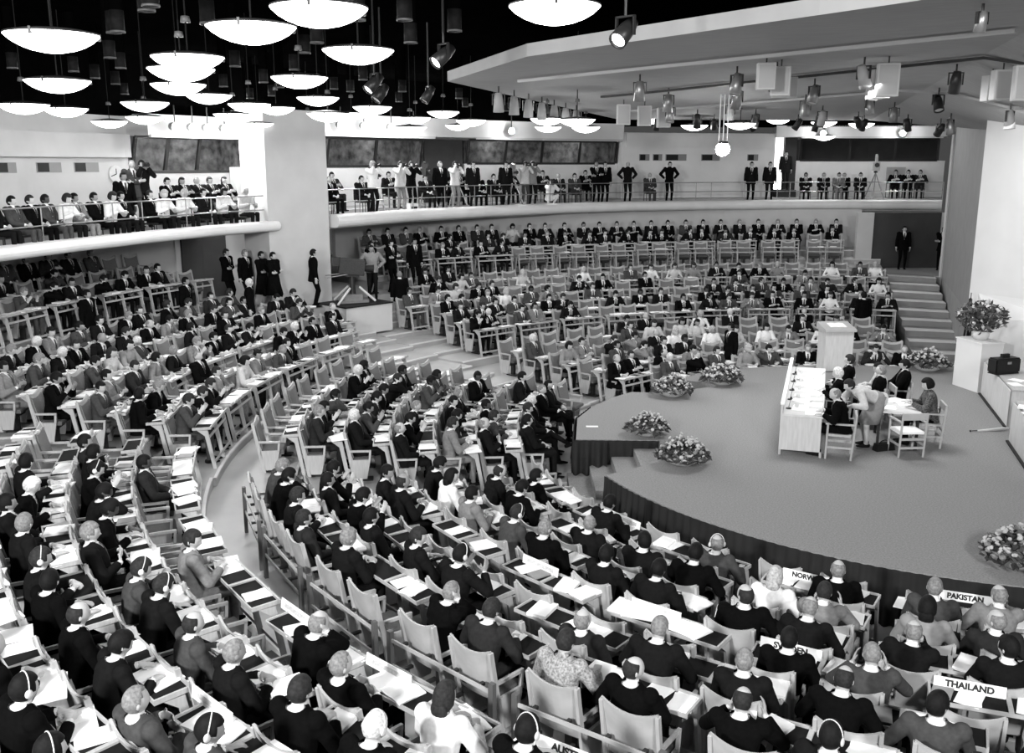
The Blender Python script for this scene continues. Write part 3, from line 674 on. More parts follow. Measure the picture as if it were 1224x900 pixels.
DESK2, DESK1 = desk_parts(1.38, 2), desk_parts(.66, 1)
def make_desk(loc, rz, two):
    o = empty('delegate_desk', loc, rz)
    for n, me, m in (DESK2 if two else DESK1): link(n, me, o)
    return o
def rail_parts():
    out = []
    for z in (.62, .34):
        bm = bmesh.new(); box(bm, -.72, .72, -.385, -.365, z-.018, z+.018); out.append(('rail', new_mesh('rail', bm), 'wood_light'))
    for x in (-.745, .745):
        bm = bmesh.new(); box(bm, x-.03, x+.03, -.40, -.35, 0, .72); out.append(('post', new_mesh('post', bm), 'wood_dark'))
    bm = bmesh.new()
    for x in (-.56, -.2, .2, .56):
        for z in (.62, .34): box(bm, x-.02, x+.02, -.368, -.30 if z > .5 else -.24, z-.015, z+.015)
    out.append(('bracket', new_mesh('bracket', bm), 'metal_dark'))
    for n, me, m in out: me.materials.append(M[m])
    return out
RAIL = rail_parts()
# papers: small meshes resting at z = 0
def paper_protos():
    P = []
    bm = bmesh.new(); box(bm, -.105, .105, -.145, .145, 0, .012); P.append(('paper_stack', new_mesh('paper_stack', bm), 'paper', 'white paper stack'))
    bm = bmesh.new()
    prism(bm, [(-.21, .0), (0, .0), (0, .010), (-.10, .022), (-.21, .012)], 'y', -.14, .14); prism(bm, [(0, .0), (.21, .0), (.21, .012), (.10, .022), (0, .010)], 'y', -.14, .14)
    P.append(('open_booklet', new_mesh('open_booklet', bm), 'paper', 'open white booklet'))
    bm = bmesh.new(); box(bm, -.11, .11, -.15, .15, 0, .004, 0); T = Matrix.Rotation(.22, 4, 'Z'); box(bm, -.10, .10, -.14, .14, .004, .007, 0, T); P.append(('loose_papers', new_mesh('loose_papers', bm), 'paper', 'loose white papers'))
    bm = bmesh.new(); box(bm, -.115, .115, -.16, .16, 0, .035); P.append(('document_pile', new_mesh('document_pile', bm), 'paper', 'thick white document pile'))
    bm = bmesh.new(); box(bm, -.09, .09, -.12, .12, 0, .018); P.append(('notebook', new_mesh('notebook', bm), 'cover_mid', 'grey notebook'))
    for n, me, m, l in P: me.materials.append(M[m])
    return P
PAPERS = paper_protos()
def small_protos():
    bm = bmesh.new(); lathe(bm, [(.0, 0), (.026, 0), (.032, .01), (.034, .09), (.030, .09), (.028, .012), (0, .012)], 12)
    g = new_mesh('water_glass', bm, True); g.materials.append(M['paper_grey'])
    return g
GLASS = small_protos()

# ------------------------------------------------------------------ seating bowl
ORD = ['', 'first', 'second', 'third', 'fourth', 'fifth', 'sixth', 'seventh', 'eighth', 'ninth', 'tenth', 'eleventh', 'twelfth', 'thirteenth', 'fourteenth',
       'fifteenth', 'sixteenth', 'seventeenth', 'eighteenth', 'nineteenth', 'twentieth', 'twenty-first', 'twenty-second', 'twenty-third', 'twenty-fourth', 'twenty-fifth', 'twenty-sixth', 'twenty-seventh', 'twenty-eighth', 'twenty-ninth', 'thirtieth']+['thirty-'+q for q in ('first', 'second', 'third', 'fourth', 'fifth', 'sixth', 'seventh', 'eighth', 'ninth')]+['fortieth']+['forty-'+q for q in ('first', 'second', 'third', 'fourth', 'fifth', 'sixth', 'seventh', 'eighth', 'ninth')]
def far_mult(a, s):
    return 1+.095*min(1.4, max(0, (105-a)/25))*min(1, max(0, (s/.9-9)/15))
def bowl_xy(block, a, s):
    m = far_mult(a, s) if block == 'F' else 1; t = R(a)
    return CX0+s*m*math.cos(t), CY0+s*m*math.sin(t)
def seat_words(block, row, k):
    if block == 'N':
        return '%s from step aisle, %s row, %s' % (ORD[k], ORD[row+1 if row < 7 else row-7], 'curtain block' if row < 7 else 'corner block')
    if block == 'L':
        if row >= 16: return '%s from door, %s raised row, side balcony' % (ORD[k], ORD[row-15])
        if row >= 8: return '%s from wide aisle, %s row, pillar block' % (ORD[k], ORD[row-7])
        return '%s from step aisle, %s row, stage-side block' % (ORD[k], ORD[row+1])
    if row >= 16: return '%s from pillar, %s raised row, long balcony' % (ORD[k], ORD[row-15])
    return '%s from wide aisle, %s row, %s block' % (ORD[k], ORD[row+1 if row < 8 else row-7], 'far front' if row < 8 else 'far rear')
CAM = Vector((0, 0, 5.94))
slots = []
for block, row, s, z, txt in SEATS:
    L = []
    for q in txt.split():
        a, code, off = q.split(':'); L.append([float(a), code, float(off)])
    L.sort(key=lambda q: q[0] if block == 'N' else -q[0])
    if block == 'L' and row >= 8: L.reverse()
    for k, (a, code, off) in enumerate(L):
        x, y = bowl_xy(block, a, s)
        slots.append(dict(b=block, r=row, k=k+1, a=a, s=s, x=x, y=y, z=z, rz=R(a+90), code=code, off=off, d=(Vector((x, y, z))-CAM).length))
N_PERSON, N_CHAIR, N_PAPER = 232, 296, 288
order = sorted(slots, key=lambda q: q['d'])
for i, q in enumerate(order): q['chair_own'] = i < N_CHAIR
occ = [q for q in order if q['code'] != '-']
for i, q in enumerate(occ): q['own'] = i < N_PERSON
rnd = random.Random(21)
crowd, chairs_far, papers_far = Merge(), Merge(), Merge()
n_paper = 0
GR_C, GR_P, GR_D, GR_W = 'light wood armchairs in the seating rows', 'delegates seated in the rows', 'two-seat desks in the seating rows', 'papers lying on the desks'
for q in order:
    W = Matrix.Translation((q['x'], q['y'], q['z'])) @ Matrix.Rotation(q['rz'], 4, 'Z'); q['W'] = W
    words = seat_words(q['b'], q['r'], q['k'])
    if q['chair_own']:
        o = make_chair((q['x'], q['y'], q['z']), q['rz'])
        tag(o, ('empty wooden armchair, ' if q['code'] == '-' else 'occupied wooden armchair, ')+words, 'chair', GR_C)
    else:
        for me, m in CHAIR.values():
            V, F, mi = mesh_arrays(me); chairs_far.add(V, F, [chairs_far.slot(M[m])]*len(F), W)
    nodesk = (q['r'] == 0 and q['b'] in 'NL') or q['r'] == 18
    if q['code'] != '-':
        c = look_of(q['code'], rnd)
        if nodesk and q['r'] == 0: pose = rnd.choice(['legs', 'legs', 'stretch', 'lap'])
        elif c['woman']: pose = 'woman'
        elif 'f' in q['code'] or 'x' in q['code']: pose = 'shirtsleeves'
        else: pose = rnd.choice(['write', 'write', 'desk', 'desk', 'chin', 'lap', 'turn', 'look', 'paper', 'lean'] if not nodesk else ['lap', 'lean', 'lap'])
        if c['plaid']: c['shirt'] = 'plaid'
        lx = q['off']; jit = R(rnd.uniform(-9, 9))
        if q['own']:
            p = W @ Vector((lx, 0, 0)); o = add_person(pose, c, p, q['rz']+jit, scale=rnd.uniform(.97, 1.03))
            tag(o, c['words']+', '+words, 'person', GR_P)
        else:
            crowd_person(crowd, pose, c, W @ Matrix.Translation((lx, 0, 0)) @ Matrix.Rotation(jit, 4, 'Z'))
    # papers on the desk
    if not nodesk and rnd.random() < (.98 if q['code'] != '-' else .90):
        for t in range(1 if rnd.random() < .28 else 2):
            nm, me, m, lab = rnd.choice(PAPERS[:4] if t == 0 else PAPERS)
            lx = rnd.uniform(-.09, .09) if t == 0 else rnd.choice((-.2, .2)); ly = .352+rnd.uniform(-.02, .02)
            T = W @ Matrix.Translation((lx, ly, .735+(ly-.190)*.05)) @ Matrix.Rotation(.05, 4, 'X') @ Matrix.Rotation(rnd.uniform(-.35, .35), 4, 'Z')
            if n_paper < N_PAPER:
                o = link(nm, me); o.matrix_world = T; n_paper += 1
                tag(o, lab+(' beside others' if t else '')+' on desk, '+words, 'papers', GR_W)
            else:
                V, F, mi = mesh_arrays(me); papers_far.add(V, F, [papers_far.slot(M[m])]*len(F), T)
# desks: one for each neighbouring pair of seats
rows = {}
for q in slots: rows.setdefault((q['b'], q['r']), []).append(q)
desks = {}
for key, L in rows.items():
    if (key[1] == 0 and key[0] in 'NL') or key[1] == 18: continue
    L.sort(key=lambda q: q['a']); i = 0; units = []
    while i < len(L):
        s = L[i]['s']
        if i+1 < len(L) and R(L[i+1]['a']-L[i]['a'])*s < .86: units.append((L[i], L[i+1])); i += 2
        else: units.append((L[i],)); i += 1
    for u in units:
        a = sum(q['a'] for q in u)/len(u); x, y = bowl_xy(key[0], a, u[0]['s'])
        q = min(u, key=lambda q: q['k'])
        o = make_desk((x, y, q['z']), R(a+90), len(u) == 2); desks.setdefault(key, []).append((a, o, x, y, q['z']))
        tag(o, ('two-seat' if len(u) == 2 else 'single')+' wooden desk with dark trays, '+seat_words(key[0], key[1], q['k']), 'desk', GR_D)
for key in (('N', 6),):
    for n, (a, d, x, y, z) in enumerate(sorted(desks[key])):
        o = empty('seat_rail_frame', (x, y, z), R(a+90))
        for nm, me, m in RAIL: link(nm, me, o)
        tag(o, 'wooden rail frame behind armchairs along cross aisle, %s from step aisle' % ORD[n+1], 'rail', 'rail frames along the cross aisle')
for G, n, lab, cat in ((crowd, 'seated_crowd', 'distant delegates seated in the far rows', 'people'), (chairs_far, 'distant_armchairs', 'distant wooden armchairs in the far rows', 'chairs'), (papers_far, 'distant_papers', 'distant white papers lying on far desks', 'papers')):
    if G.v: tag(G.build(n, n == 'seated_crowd'), lab, cat, kind='stuff')

# country name plates
def plate(key, a, text, label, y=.445, z=.80, w=.62, tilt=-.15, side=-1, dx=0.):
    aa = a; x, yy = bowl_xy(key[0], a, rows[key][0]['s']); zz = rows[key][0]['z']
    bm = bmesh.new(); box(bm, -w/2, w/2, -.006, .006, -.055, .055)
    p = obj('country_plate', bm, 'paper')
    W = Matrix.Translation((x, yy, zz)) @ Matrix.Rotation(R(aa+90), 4, 'Z') @ Matrix.Translation((dx, y, z)) @ Matrix.Rotation(tilt, 4, 'X')
    p.matrix_world = W; tag(p, label, 'sign', 'country plates')
    if text:
        cu = bpy.data.curves.new('t', 'FONT'); cu.body = text; cu.size = .085; cu.align_x = 'CENTER'; cu.align_y = 'CENTER'; cu.extrude = .001; cu.offset = .0042
        t = bpy.data.objects.new('t', cu); col.objects.link(t)
        dg = bpy.context.evaluated_depsgraph_get(); me = bpy.data.meshes.new_from_object(t.evaluated_get(dg)); bpy.data.objects.remove(t)
        me.name = 'lettering'; me.materials.clear(); me.materials.append(M['ink'])
        q = link('lettering', me, p); q.matrix_local = Matrix.Translation((0, -.0075, 0)) @ Matrix.Rotation(PI/2, 4, 'X')
    else:
        bm = bmesh.new(); box(bm, -w*.38, w*.38, -.0075, -.0062, -.022, .026); obj('faded_print', bm, 'print_grey', p)
plate(('N', 4), 247.9, 'THAILAND', 'white plate lettered THAILAND on desk front edge')
plate(('N', 1), 248.0, 'PAKISTAN', 'white plate lettered PAKISTAN on desk near stage curtain', z=.92, dx=.07)
plate(('N', 1), 236.0, 'NORWAY', 'white plate lettered NORWAY on desk near stage curtain')
plate(('N', 4), 239.0, 'SWEDEN', 'white plate lettered SWEDEN on desk front edge')
plate(('N', 8), 235.4, 'AUSTRIA', 'white plate lettered AUSTRIA at bottom edge of the block')
plate(('N', 8), 227.0, '', 'faded white plate above the cross aisle beside armchairs')
plate(('N', 8), 220.5, '', 'faded white plate on desk edge facing the cross aisle')
plate(('N', 4), 230.8, '', 'faded white plate below an armchair arm, curtain block')
plate(('N', 4), 221.5, '', 'faded white plate behind chairs in curtain block')
plate(('N', 1), 216.0, '', 'faded white plate on front desk near stage steps')
plate(('N', 10), 226.0, '', 'faded white plate beside a delegate with headset, corner block')


# ------------------------------------------------------------------ floor terraces
def polar(a, r): return (CX0+r*math.cos(R(a)), CY0+r*math.sin(R(a)))
def sector(bm, a0, a1, r0, r1, z0, z1, far=False, step=2.):
    n = max(2, int(abs(a1-a0)/step)); A = [a0+(a1-a0)*i/n for i in range(n+1)]
    def P(a, r, z):
        m = far_mult(a, r) if far else 1
        x, y = polar(a, r*m); return bm.verts.new((x, y, z))
    G = [[P(a, r, z) for r, z in ((r0, z0), (r0, z1), (r1, z1), (r1, z0))] for a in A]
    for g, h in zip(G, G[1:]):
        for i in range(4): bm.faces.new((g[i], g[(i+1) % 4], h[(i+1) % 4], h[i]))
    bm.faces.new(G[0]); bm.faces.new(G[-1][::-1])
def terrace(rows, a0, a1, far, name):
    bm = bmesh.new(); tr = bmesh.new(); first = True
    for i in sorted(rows):
        s, z = rows[i]
        r0 = s-.40 if i not in (8, 16) else s-.62
        if z < .03: continue
        sector(bm, a0, a1, r0, 25.5, -.05, z, far)
        sector(tr, a0, a1, r0-.004, r0+.05, z-.03, z+.003, far)
    struct(obj(name, bm, 'floor')); return tr
NR, LR, FR = {}, {}, {}
for b, r, s, z, t in SEATS: {'N': NR, 'L': LR, 'F': FR}[b][r] = (s, z)
NLR = dict(NR); NLR.update({k: v for k, v in LR.items() if k < 7}); PLAT = {k: v for k, v in LR.items() if k >= 16}
t1 = terrace({k: v for k, v in NLR.items()}, 189.5, 300, False, 'floor')
lrows = {k: v for k, v in LR.items()}
t2 = terrace({k: v for k, v in lrows.items() if k < 16}, 140, 189.5, False, 'floor')
t3 = terrace({k: v for k, v in FR.items() if k < 16}, 72, 140, True, 'floor')
t4 = terrace(PLAT, 150, 189.5, False, 'floor')
t5 = terrace({k: v for k, v in FR.items() if k >= 16}, 72.5, 131, True, 'floor')
for k, t in enumerate((t1, t2, t3, t4, t5)): struct(obj('trim_%d' % (k+1), t, 'step_edge'))
bm = bmesh.new(); box(bm, -24, 26, 2, 52, -.2, 0); struct(obj('floor', bm, 'floor'))
bm = bmesh.new(); sector(bm, 131, 150, 18.25, 26, 0, 1.75); sector(bm, 141.5, 146.2, 17.3, 18.3, 0, 1.75); struct(obj('floor', bm, 'floor'))
# far stairs with ten steps
bm, bt = bmesh.new(), bmesh.new()
A0, A1, B0, B1 = Vector((11.8, 27.4)), Vector((14.5, 37.4)), Vector((13.25, 27.2)), Vector((15.95, 36.4))
for k in range(10):
    t0, t1_ = k/10., (k+1)/10.
    q = [A0.lerp(A1, t0), B0.lerp(B1, t0), B0.lerp(B1, 1.), A0.lerp(A1, 1.)]; z = .178*(k+1)
    prism(bm, [(p.x, p.y) for p in q], 'z', 0, z-.0)
    q2 = [A0.lerp(A1, t0), B0.lerp(B1, t0), B0.lerp(B1, t0+.055), A0.lerp(A1, t0+.055)]
    prism(bt, [(p.x, p.y+.0) for p in q2], 'z', z, z+.004)
st = obj('staircase', bm, 'riser'); tag(st, 'broad grey staircase climbing to the far dark door', 'stairs')
obj('step_nosing', bt, 'step_edge', st)
bm = bmesh.new(); prism(bm, [(14.3, 37.3), (16.2, 36.2), (19.5, 38), (19.5, 42), (14.3, 42)], 'z', 0, 1.78); struct(obj('floor', bm, 'floor'))

# ------------------------------------------------------------------ stage
SR = 7.15
near = [polar(a, SR) for a in np.linspace(200.5, 300, 40)]
outline = [(2.80, 16.38), (2.79, 17.60), (1.22, 17.66), (1.35, 19.2), (1.75, 20.2), (2.25, 21.0), (2.75, 21.55), (3.45, 21.45), (4.95, 22.2), (4.07, 22.9), (4.9, 23.75), (6.2, 24.25), (8.3, 24.5), (10.4, 24.45), (11.7, 24.4), (14.5, 21.0), (14.5, 12.5), (11.9, 11.8)]
outline = outline + near[::-1]
def ngon_slab(bm, pts, z0, z1):
    A = [bm.verts.new((x, y, z1)) for x, y in pts]; B = [bm.verts.new((x, y, z0)) for x, y in pts]
    f = bm.faces.new(A); g = bm.faces.new(B[::-1]); n = len(pts)
    for i in range(n): bm.faces.new((A[i], A[(i+1) % n], B[(i+1) % n], B[i]))
    bmesh.ops.triangulate(bm, faces=[f, g])
bm = bmesh.new(); ngon_slab(bm, outline, 0, .8)
stage = obj('stage_platform', bm, 'carpet'); tag(stage, 'large carpeted stage platform with curved edge', 'stage')
def curtain(pts, name, label, top=.79, amp=.035, freq=.16, nz=4):
    """pleated cloth along a polyline"""
    bm = bmesh.new(); P = [Vector(p) for p in pts]; S = [0]
    for a, b in zip(P, P[1:]): S.append(S[-1]+(b-a).length)
    n = int(S[-1]/.03); rowsv = []
    for i in range(n+1):
        s = S[-1]*i/n; k = max(j for j in range(len(P)) if S[j] <= s+1e-9); k = min(k, len(P)-2)
        f = (s-S[k])/(S[k+1]-S[k]); p = P[k].lerp(P[k+1], f); d = (P[k+1]-P[k]).normalized(); nn = Vector((d.y, -d.x))
        r = []
        for j in range(nz+1):
            z = top*(1-j/nz)+.004; w = amp*(.25+.75*j/nz)*(1+.4*math.sin(s*1.7))
            o = .02+w*(1+math.sin(2*PI*s/freq+.6*math.sin(s*2.3)))
            r.append(bm.verts.new((p.x+nn.x*o, p.y+nn.y*o, z)))
        rowsv.append(r)
    for a, b in zip(rowsv, rowsv[1:]):
        for j in range(nz): bm.faces.new((a[j], a[j+1], b[j+1], b[j]))
    o = obj(name, bm, 'curtain', None, True); tag(o, label, 'curtain', 'stage curtains'); return o
curtain(near, 'stage_curtain', 'black pleated curtain along the curved stage front')
curtain([(1.73, 20.2), (1.33, 19.2), (1.2, 17.64), (2.79, 17.60)], 'stage_curtain', 'dark pleated curtain beyond the stage steps')
curtain([(1.16, 17.56), (1.80, 17.54)], 'stage_curtain', 'short loose curtain hanging at corner by stage steps', amp=.09, freq=.22)
steps = empty('stage_steps', (1.9, 16.9, 0)); tag(steps, 'small carpeted steps set into the stage edge', 'steps')
for k in range(4):
    bm = bmesh.new(); z = .16*(k+1); x0 = 1.05+.42*k-1.9
    box(bm, x0, 2.85-1.9, -1.05+.22*k, .66, z-.16, z); obj('step', bm, 'carpet', steps)
bm = bmesh.new()
box(bm, -.12, .12, -.05, .05, 0, .006); p = obj('paper_sheet', bm, 'paper'); p.location = (1.6, 18.55, .803); tag(p, 'single white paper lying at the stage corner', 'papers')

# ------------------------------------------------------------------ flower bowls
def flower_bowl(loc, k, label, seed):
    r = random.Random(seed)
    o = empty('flower_bowl', loc); tag(o, label, 'flowers', 'flower bowls on the stage')
    bm = bmesh.new(); lathe(bm, [(0, 0), (.16*k, 0), (.24*k, .05*k), (.32*k, .15*k), (.33*k, .17*k), (.30*k, .17*k), (.22*k, .12*k), (0, .12*k)], 24)
    obj('bowl', bm, 'plant_bowl', o, True)
    def scat(n, kind, size, rad, h, lo):
        bm = bmesh.new()
        for i in range(n):
            a = r.uniform(0, 2*PI); q = math.sqrt(r.random()); z = .16*k+h*k*(1-q*q)*r.uniform(.55, 1.)+lo*k
            c = Vector((math.cos(a)*q*rad*k, math.sin(a)*q*rad*k, z))
            T = Matrix.Translation(c) @ Euler((r.uniform(-1, 1), r.uniform(-1, 1), r.uniform(0, 6))).to_matrix().to_4x4()
            s = size*k*r.uniform(.7, 1.3)
            if kind == 'leaf':
                v = [bm.verts.new(T @ Vector(p)) for p in ((0, -s, 0), (s*.42, 0, s*.12), (0, s, 0), (-s*.42, 0, s*.12), (0, 0, -.02*s))]
                for f in ((0, 1, 4), (1, 2, 4), (2, 3, 4), (3, 0, 4)): bm.faces.new([v[t] for t in f])
            else:
                bmesh.ops.create_icosphere(bm, subdivisions=1, radius=s, matrix=T @ Matrix.Diagonal((1, 1, .6, 1)))
        return bm
    obj('foliage', scat(230, 'leaf', .085, .44, .28, -.03), 'leaf', o)
    obj('pale_foliage', scat(70, 'leaf', .07, .46, .30, 0), 'leaf_mid', o)
    obj('blossom', scat(70, 'flower', .034, .42, .30, .06), 'petal', o)
    obj('grey_blossom', scat(40, 'flower', .036, .44, .28, .03), 'petal_mid', o)
    return o
for loc, k, lab, s in (((2.62, 17.95, .8), .95, 'flower bowl standing just beyond the stage steps', 1), ((2.98, 16.12, .8), 1.05, 'flower bowl standing just before the stage steps', 2),
    ((3.62, 21.15, .8), 1.05, 'flower bowl beside the far stage notch, nearer the steps', 3), ((5.0, 22.35, .8), 1.1, 'flower bowl at inner end of far stage notch', 4),
    ((10.55, 23.9, .8), 1.2, 'wide flower bowl in front of the far staircase', 5), ((6.62, 11.75, .8), 1.1, 'flower bowl at the curved stage edge above the curtain', 6)):
    flower_bowl(loc, k, lab, s)

# ------------------------------------------------------------------ presidium table and stage furniture
TD = Vector((6.15-4.81, 20.8-16.68, 0)); TL = TD.length; TD.normalize(); tang = math.atan2(TD.y, TD.x)-PI/2
tb = empty('presidium_table', (4.81, 16.68, .8), tang); tag(tb, 'long light wood presidium table on the stage', 'table')
bm = bmesh.new(); box(bm, .03, .74, .02, TL-.02, .72, .76); obj('tabletop', bm, 'paper_grey', tb)
bm = bmesh.new(); box(bm, 0, .035, 0, TL, .10, .93); obj('front_screen', bm, 'wood_panel', tb)
bm = bmesh.new(); box(bm, -.01, .06, -.01, TL+.01, .93, .955); obj('top_strip', bm, 'paper', tb)
for y in (0, TL-.04):
    bm = bmesh.new(); box(bm, .035, .71, y+.001, y+.039, .10, .719); obj('end_panel', bm, 'wood_panel', tb)
    for x in (.0, .70):
        bm = bmesh.new(); box(bm, x, x+.04, y, y+.04, 0, .10); obj('leg', bm, 'wood_light', tb)
TM = tb.matrix_basis.copy()
def on_table(p): return TM @ Vector(p)
for k, y in enumerate((.42, 1.15, 1.95, 2.75, 3.5)):
    m = empty('microphone', on_table((.12, y, .7605)), tang); tag(m, 'small black microphone on presidium table, %s from its near end' % ORD[k+1], 'microphone', 'microphones on the presidium table')
    bm = bmesh.new(); lathe(bm, [(0, 0), (.05, 0), (.045, .02), (0, .02)], 14); obj('base', bm, 'metal_dark', m)
    bm = bmesh.new(); tube(bm, (0, 0, .02), (.03, 0, .18), .007); obj('stem', bm, 'metal_grey', m)
    bm = bmesh.new(); ball(bm, (.035, 0, .20), .022, .022, .03); obj('head', bm, 'metal_dark', m, True)
rr = random.Random(3)
for k in range(16):
    nm, me, mm, lab = PAPERS[rr.choice((0, 1, 2, 2, 3))]
    o = link(nm, me); y = .28+3.75*k/15.; x = .33 if k % 2 else .55
    o.matrix_world = TM @ Matrix.Translation((x, y, .761)) @ Matrix.Rotation(PI/2+rr.uniform(-.3, .3), 4, 'Z')
    tag(o, lab+' on the presidium table, %s along from its near end' % ORD[k+1], 'papers', 'papers on the presidium table')
for k in range(5):
    o = link('water_glass', GLASS); o.location = on_table((.26, .55+.75*k, .7605)); tag(o, 'water glass on presidium table, %s from its near end' % ORD[k+1], 'glass', 'glasses on the presidium table')
def wood_chair(loc, rz, label, cushion=False, arms=True):
    o = empty('wooden_chair', loc, rz); tag(o, label, 'chair', 'wooden chairs on the stage')
    bm = bmesh.new(); box(bm, -.23, .23, -.20, .22, .42, .46); obj('seat', bm, 'paper' if cushion else 'wood_light', o)
    for x in (-.225, .225):
        bm = bmesh.new(); tube(bm, (x, -.22, 0), (x, -.27, .82), .02, n=8); obj('leg', bm, 'wood_light', o)
        bm = bmesh.new(); tube(bm, (x, .21, 0), (x, .20, .64 if arms else .44), .02, n=8); obj('leg', bm, 'wood_light', o)
        if arms:
            bm = bmesh.new(); box(bm, x-.025, x+.025, -.25, .24, .635, .66); obj('armrest', bm, 'wood_light', o)
    bm = bmesh.new(); box(bm, -.225, .225, -.285, -.245, .70, .82); obj('top_rail', bm, 'wood_light', o)
    for z in (.18, .34):
        bm = bmesh.new(); box(bm, -.225, .225, -.255, -.225, z-.02, z+.02); obj('stretcher', bm, 'wood_light', o)
    for z in (.22,):
        for x in (-.225, .225):
            bm = bmesh.new(); box(bm, x-.012, x+.012, -.23, .21, z-.018, z+.018); obj('stretcher', bm, 'wood_light', o)
    return o
L_ = tang+PI/2                       # facing the table (towards -x of the table)
def seat_at(y, x=1.05): return on_table((x, y, 0)).to_2d()
C_ = lambda **k: {**look_of('', random.Random(5)), **k}
stg = 'people on the stage'
def stage_person(pose, c, xy, rz, label, z=.8):
    o = add_person(pose, c, (xy[0], xy[1], z), rz); tag(o, label, 'person', stg); return o
pA, pC, pD, pE = seat_at(.22, 1.02), seat_at(2.0, .98), seat_at(3.45, 1.05), seat_at(2.55, 1.62)
stage_person('write', C_(suit='suit_black', trousers='suit_black', style='bald', hair='hair_grey'), pA, L_, 'bald man in dark suit at near end of presidium table')
wood_chair((pA[0], pA[1], .8), L_, 'wooden chair under the bald man at presidium table')
stage_person('desk', C_(suit='suit_black', trousers='suit_black', style='short', hair='hair_white'), pC, L_, 'white-haired man in dark suit at middle of presidium table')
wood_chair((pC[0], pC[1], .8), L_, 'wooden chair under white-haired man at presidium table')
stage_person('lap', C_(suit='suit_black', trousers='suit_black', hair='hair_brown'), pD, L_, 'dark-haired man in dark suit at far end of presidium table')
wood_chair((pD[0], pD[1], .8), L_, 'wooden chair under dark-haired man at far table end')
stage_person('lap', C_(suit='suit_black', trousers='suit_black', style='thin', hair='hair_grey'), pE, L_-.1, 'grey-haired man sitting back from the presidium table')
wood_chair((pE[0], pE[1], .8), L_-.1, 'wooden chair set back from the presidium table')
stage_person('bend', C_(suit='coat_pale', shirt='dress_pale', trousers='dress_mid', style='short', hair='hair_brown', tie='dress_pale'), (6.55, 17.2), PI/2+.12, 'woman in pale dress bending towards the table')
t2 = empty('low_table', (7.25, 17.55, .8), tang); tag(t2, 'small pale table behind the bending woman', 'table')
bm = bmesh.new(); box(bm, -.38, .38, -.55, .55, .66, .70); obj('tabletop', bm, 'paper_grey', t2)
for x in (-.33, .33):
    for y in (-.5, .5):
        bm = bmesh.new(); box(bm, x-.025, x+.025, y-.025, y+.025, 0, .66); obj('leg', bm, 'metal_dark', t2)
for k, (x, y) in enumerate(((-.15, -.25), (.1, .1), (-.05, .35))):
    nm, me, mm, lab = PAPERS[(2, 0, 1)[k]]; o = link(nm, me); o.matrix_world = t2.matrix_basis @ Matrix.Translation((x, y, .701)) @ Matrix.Rotation(.4*k, 4, 'Z'); tag(o, lab+' on the small pale stage table', 'papers', 'papers on the low table')
stage_person('legs', C_(suit='suit_black', trousers='suit_black', hair='hair_black'), (7.85, 19.15), L_+.1, 'dark-haired man with crossed legs behind small table')
wood_chair((7.85, 19.15, .8), L_+.1, 'wooden chair under man with crossed legs')
stage_person('woman', C_(shirt='dress_pale', trousers='suit_charcoal', style='short', hair='hair_black'), (7.35, 18.75), L_+.2, 'young woman beside man with crossed legs')
wood_chair((7.35, 18.75, .8), L_+.2, 'wooden chair under young woman on stage')
stage_person('woman', C_(shirt='pattern', trousers='suit_black', style='bouffant', hair='hair_black'), (7.72, 17.3), L_+.1, 'black-haired woman in patterned dress at small table')
wood_chair((7.72, 17.3, .8), L_+.1, 'wooden chair under woman in patterned dress')
wood_chair((7.12, 16.72, .8), .06, 'empty pale wooden chair with white cushion near table', cushion=True)
bg = empty('handbag', (6.82, 16.95, .8), .3); tag(bg, 'dark handbag lying on the stage floor', 'bag')
bm = bmesh.new(); prism(bm, [(-.2, 0), (.2, 0), (.17, .13), (-.17, .13)], 'y', -.07, .07); obj('body', bm, 'black', bg)
bm = bmesh.new()
for i in range(8):
    a, b = PI*i/8, PI*(i+1)/8; tube(bm, (.1*math.cos(a), 0, .12+.07*math.sin(a)), (.1*math.cos(b), 0, .12+.07*math.sin(b)), .008, n=6)
obj('handle', bm, 'black', bg)
# lectern
le = empty('lectern', (8.2, 24.0, .8), R(4)); tag(le, 'light wood lectern at the far edge of the stage', 'lectern')
bm = bmesh.new(); box(bm, -.36, .36, -.25, .25, .02, 1.02); obj('body', bm, 'wood_panel', le)
bm = bmesh.new(); prism(bm, [(-.32, 1.02), (.32, 1.02), (.32, 1.20), (-.32, 1.08)], 'x', -.40, .40); obj('sloping_top', bm, 'wood_light', le)
bm = bmesh.new(); box(bm, -.40, .40, -.29, .29, 0, .02); obj('plinth', bm, 'wood_dark', le)
nm, me, mm, lab = PAPERS[1]; o = link(nm, me); o.matrix_world = le.matrix_basis @ Matrix.Translation((0, 0, 1.145)) @ Matrix.Rotation(.186, 4, 'X'); tag(o, 'open booklet lying on the lectern top', 'papers')
# side counters by the right wall
def counter(name, p0, p1, dep, h, label):
    p0, p1 = Vector(p0), Vector(p1); d = p1-p0; o = empty(name, (p0.x, p0.y, .8), math.atan2(d.y, d.x)); L = d.length
    tag(o, label, 'counter', 'side counters on the stage')
    bm = bmesh.new(); box(bm, 0, L, 0, .03, .03, h-.035); obj('front_panel', bm, 'wood_panel', o)
    bm = bmesh.new(); box(bm, .02, L-.02, .03, .08, 0, .03); obj('plinth', bm, 'black', o)
    bm = bmesh.new(); box(bm, -.01, L+.01, -.015, dep, h-.035, h); obj('counter_top', bm, 'wood_light', o)
    for x in (0, L-.03):
        bm = bmesh.new(); box(bm, x, x+.03, .03, dep-.02, 0, h-.035); obj('end_panel', bm, 'wood_panel', o)
    return o
counter('side_counter', (9.86, 18.45), (10.72, 21.35), -1.05, .78, 'long pale counter by right wall, farther one')
counter('side_counter', (8.7, 15.2), (9.42, 17.5), -1.0, .80, 'pale counter at the frame edge, nearer one')
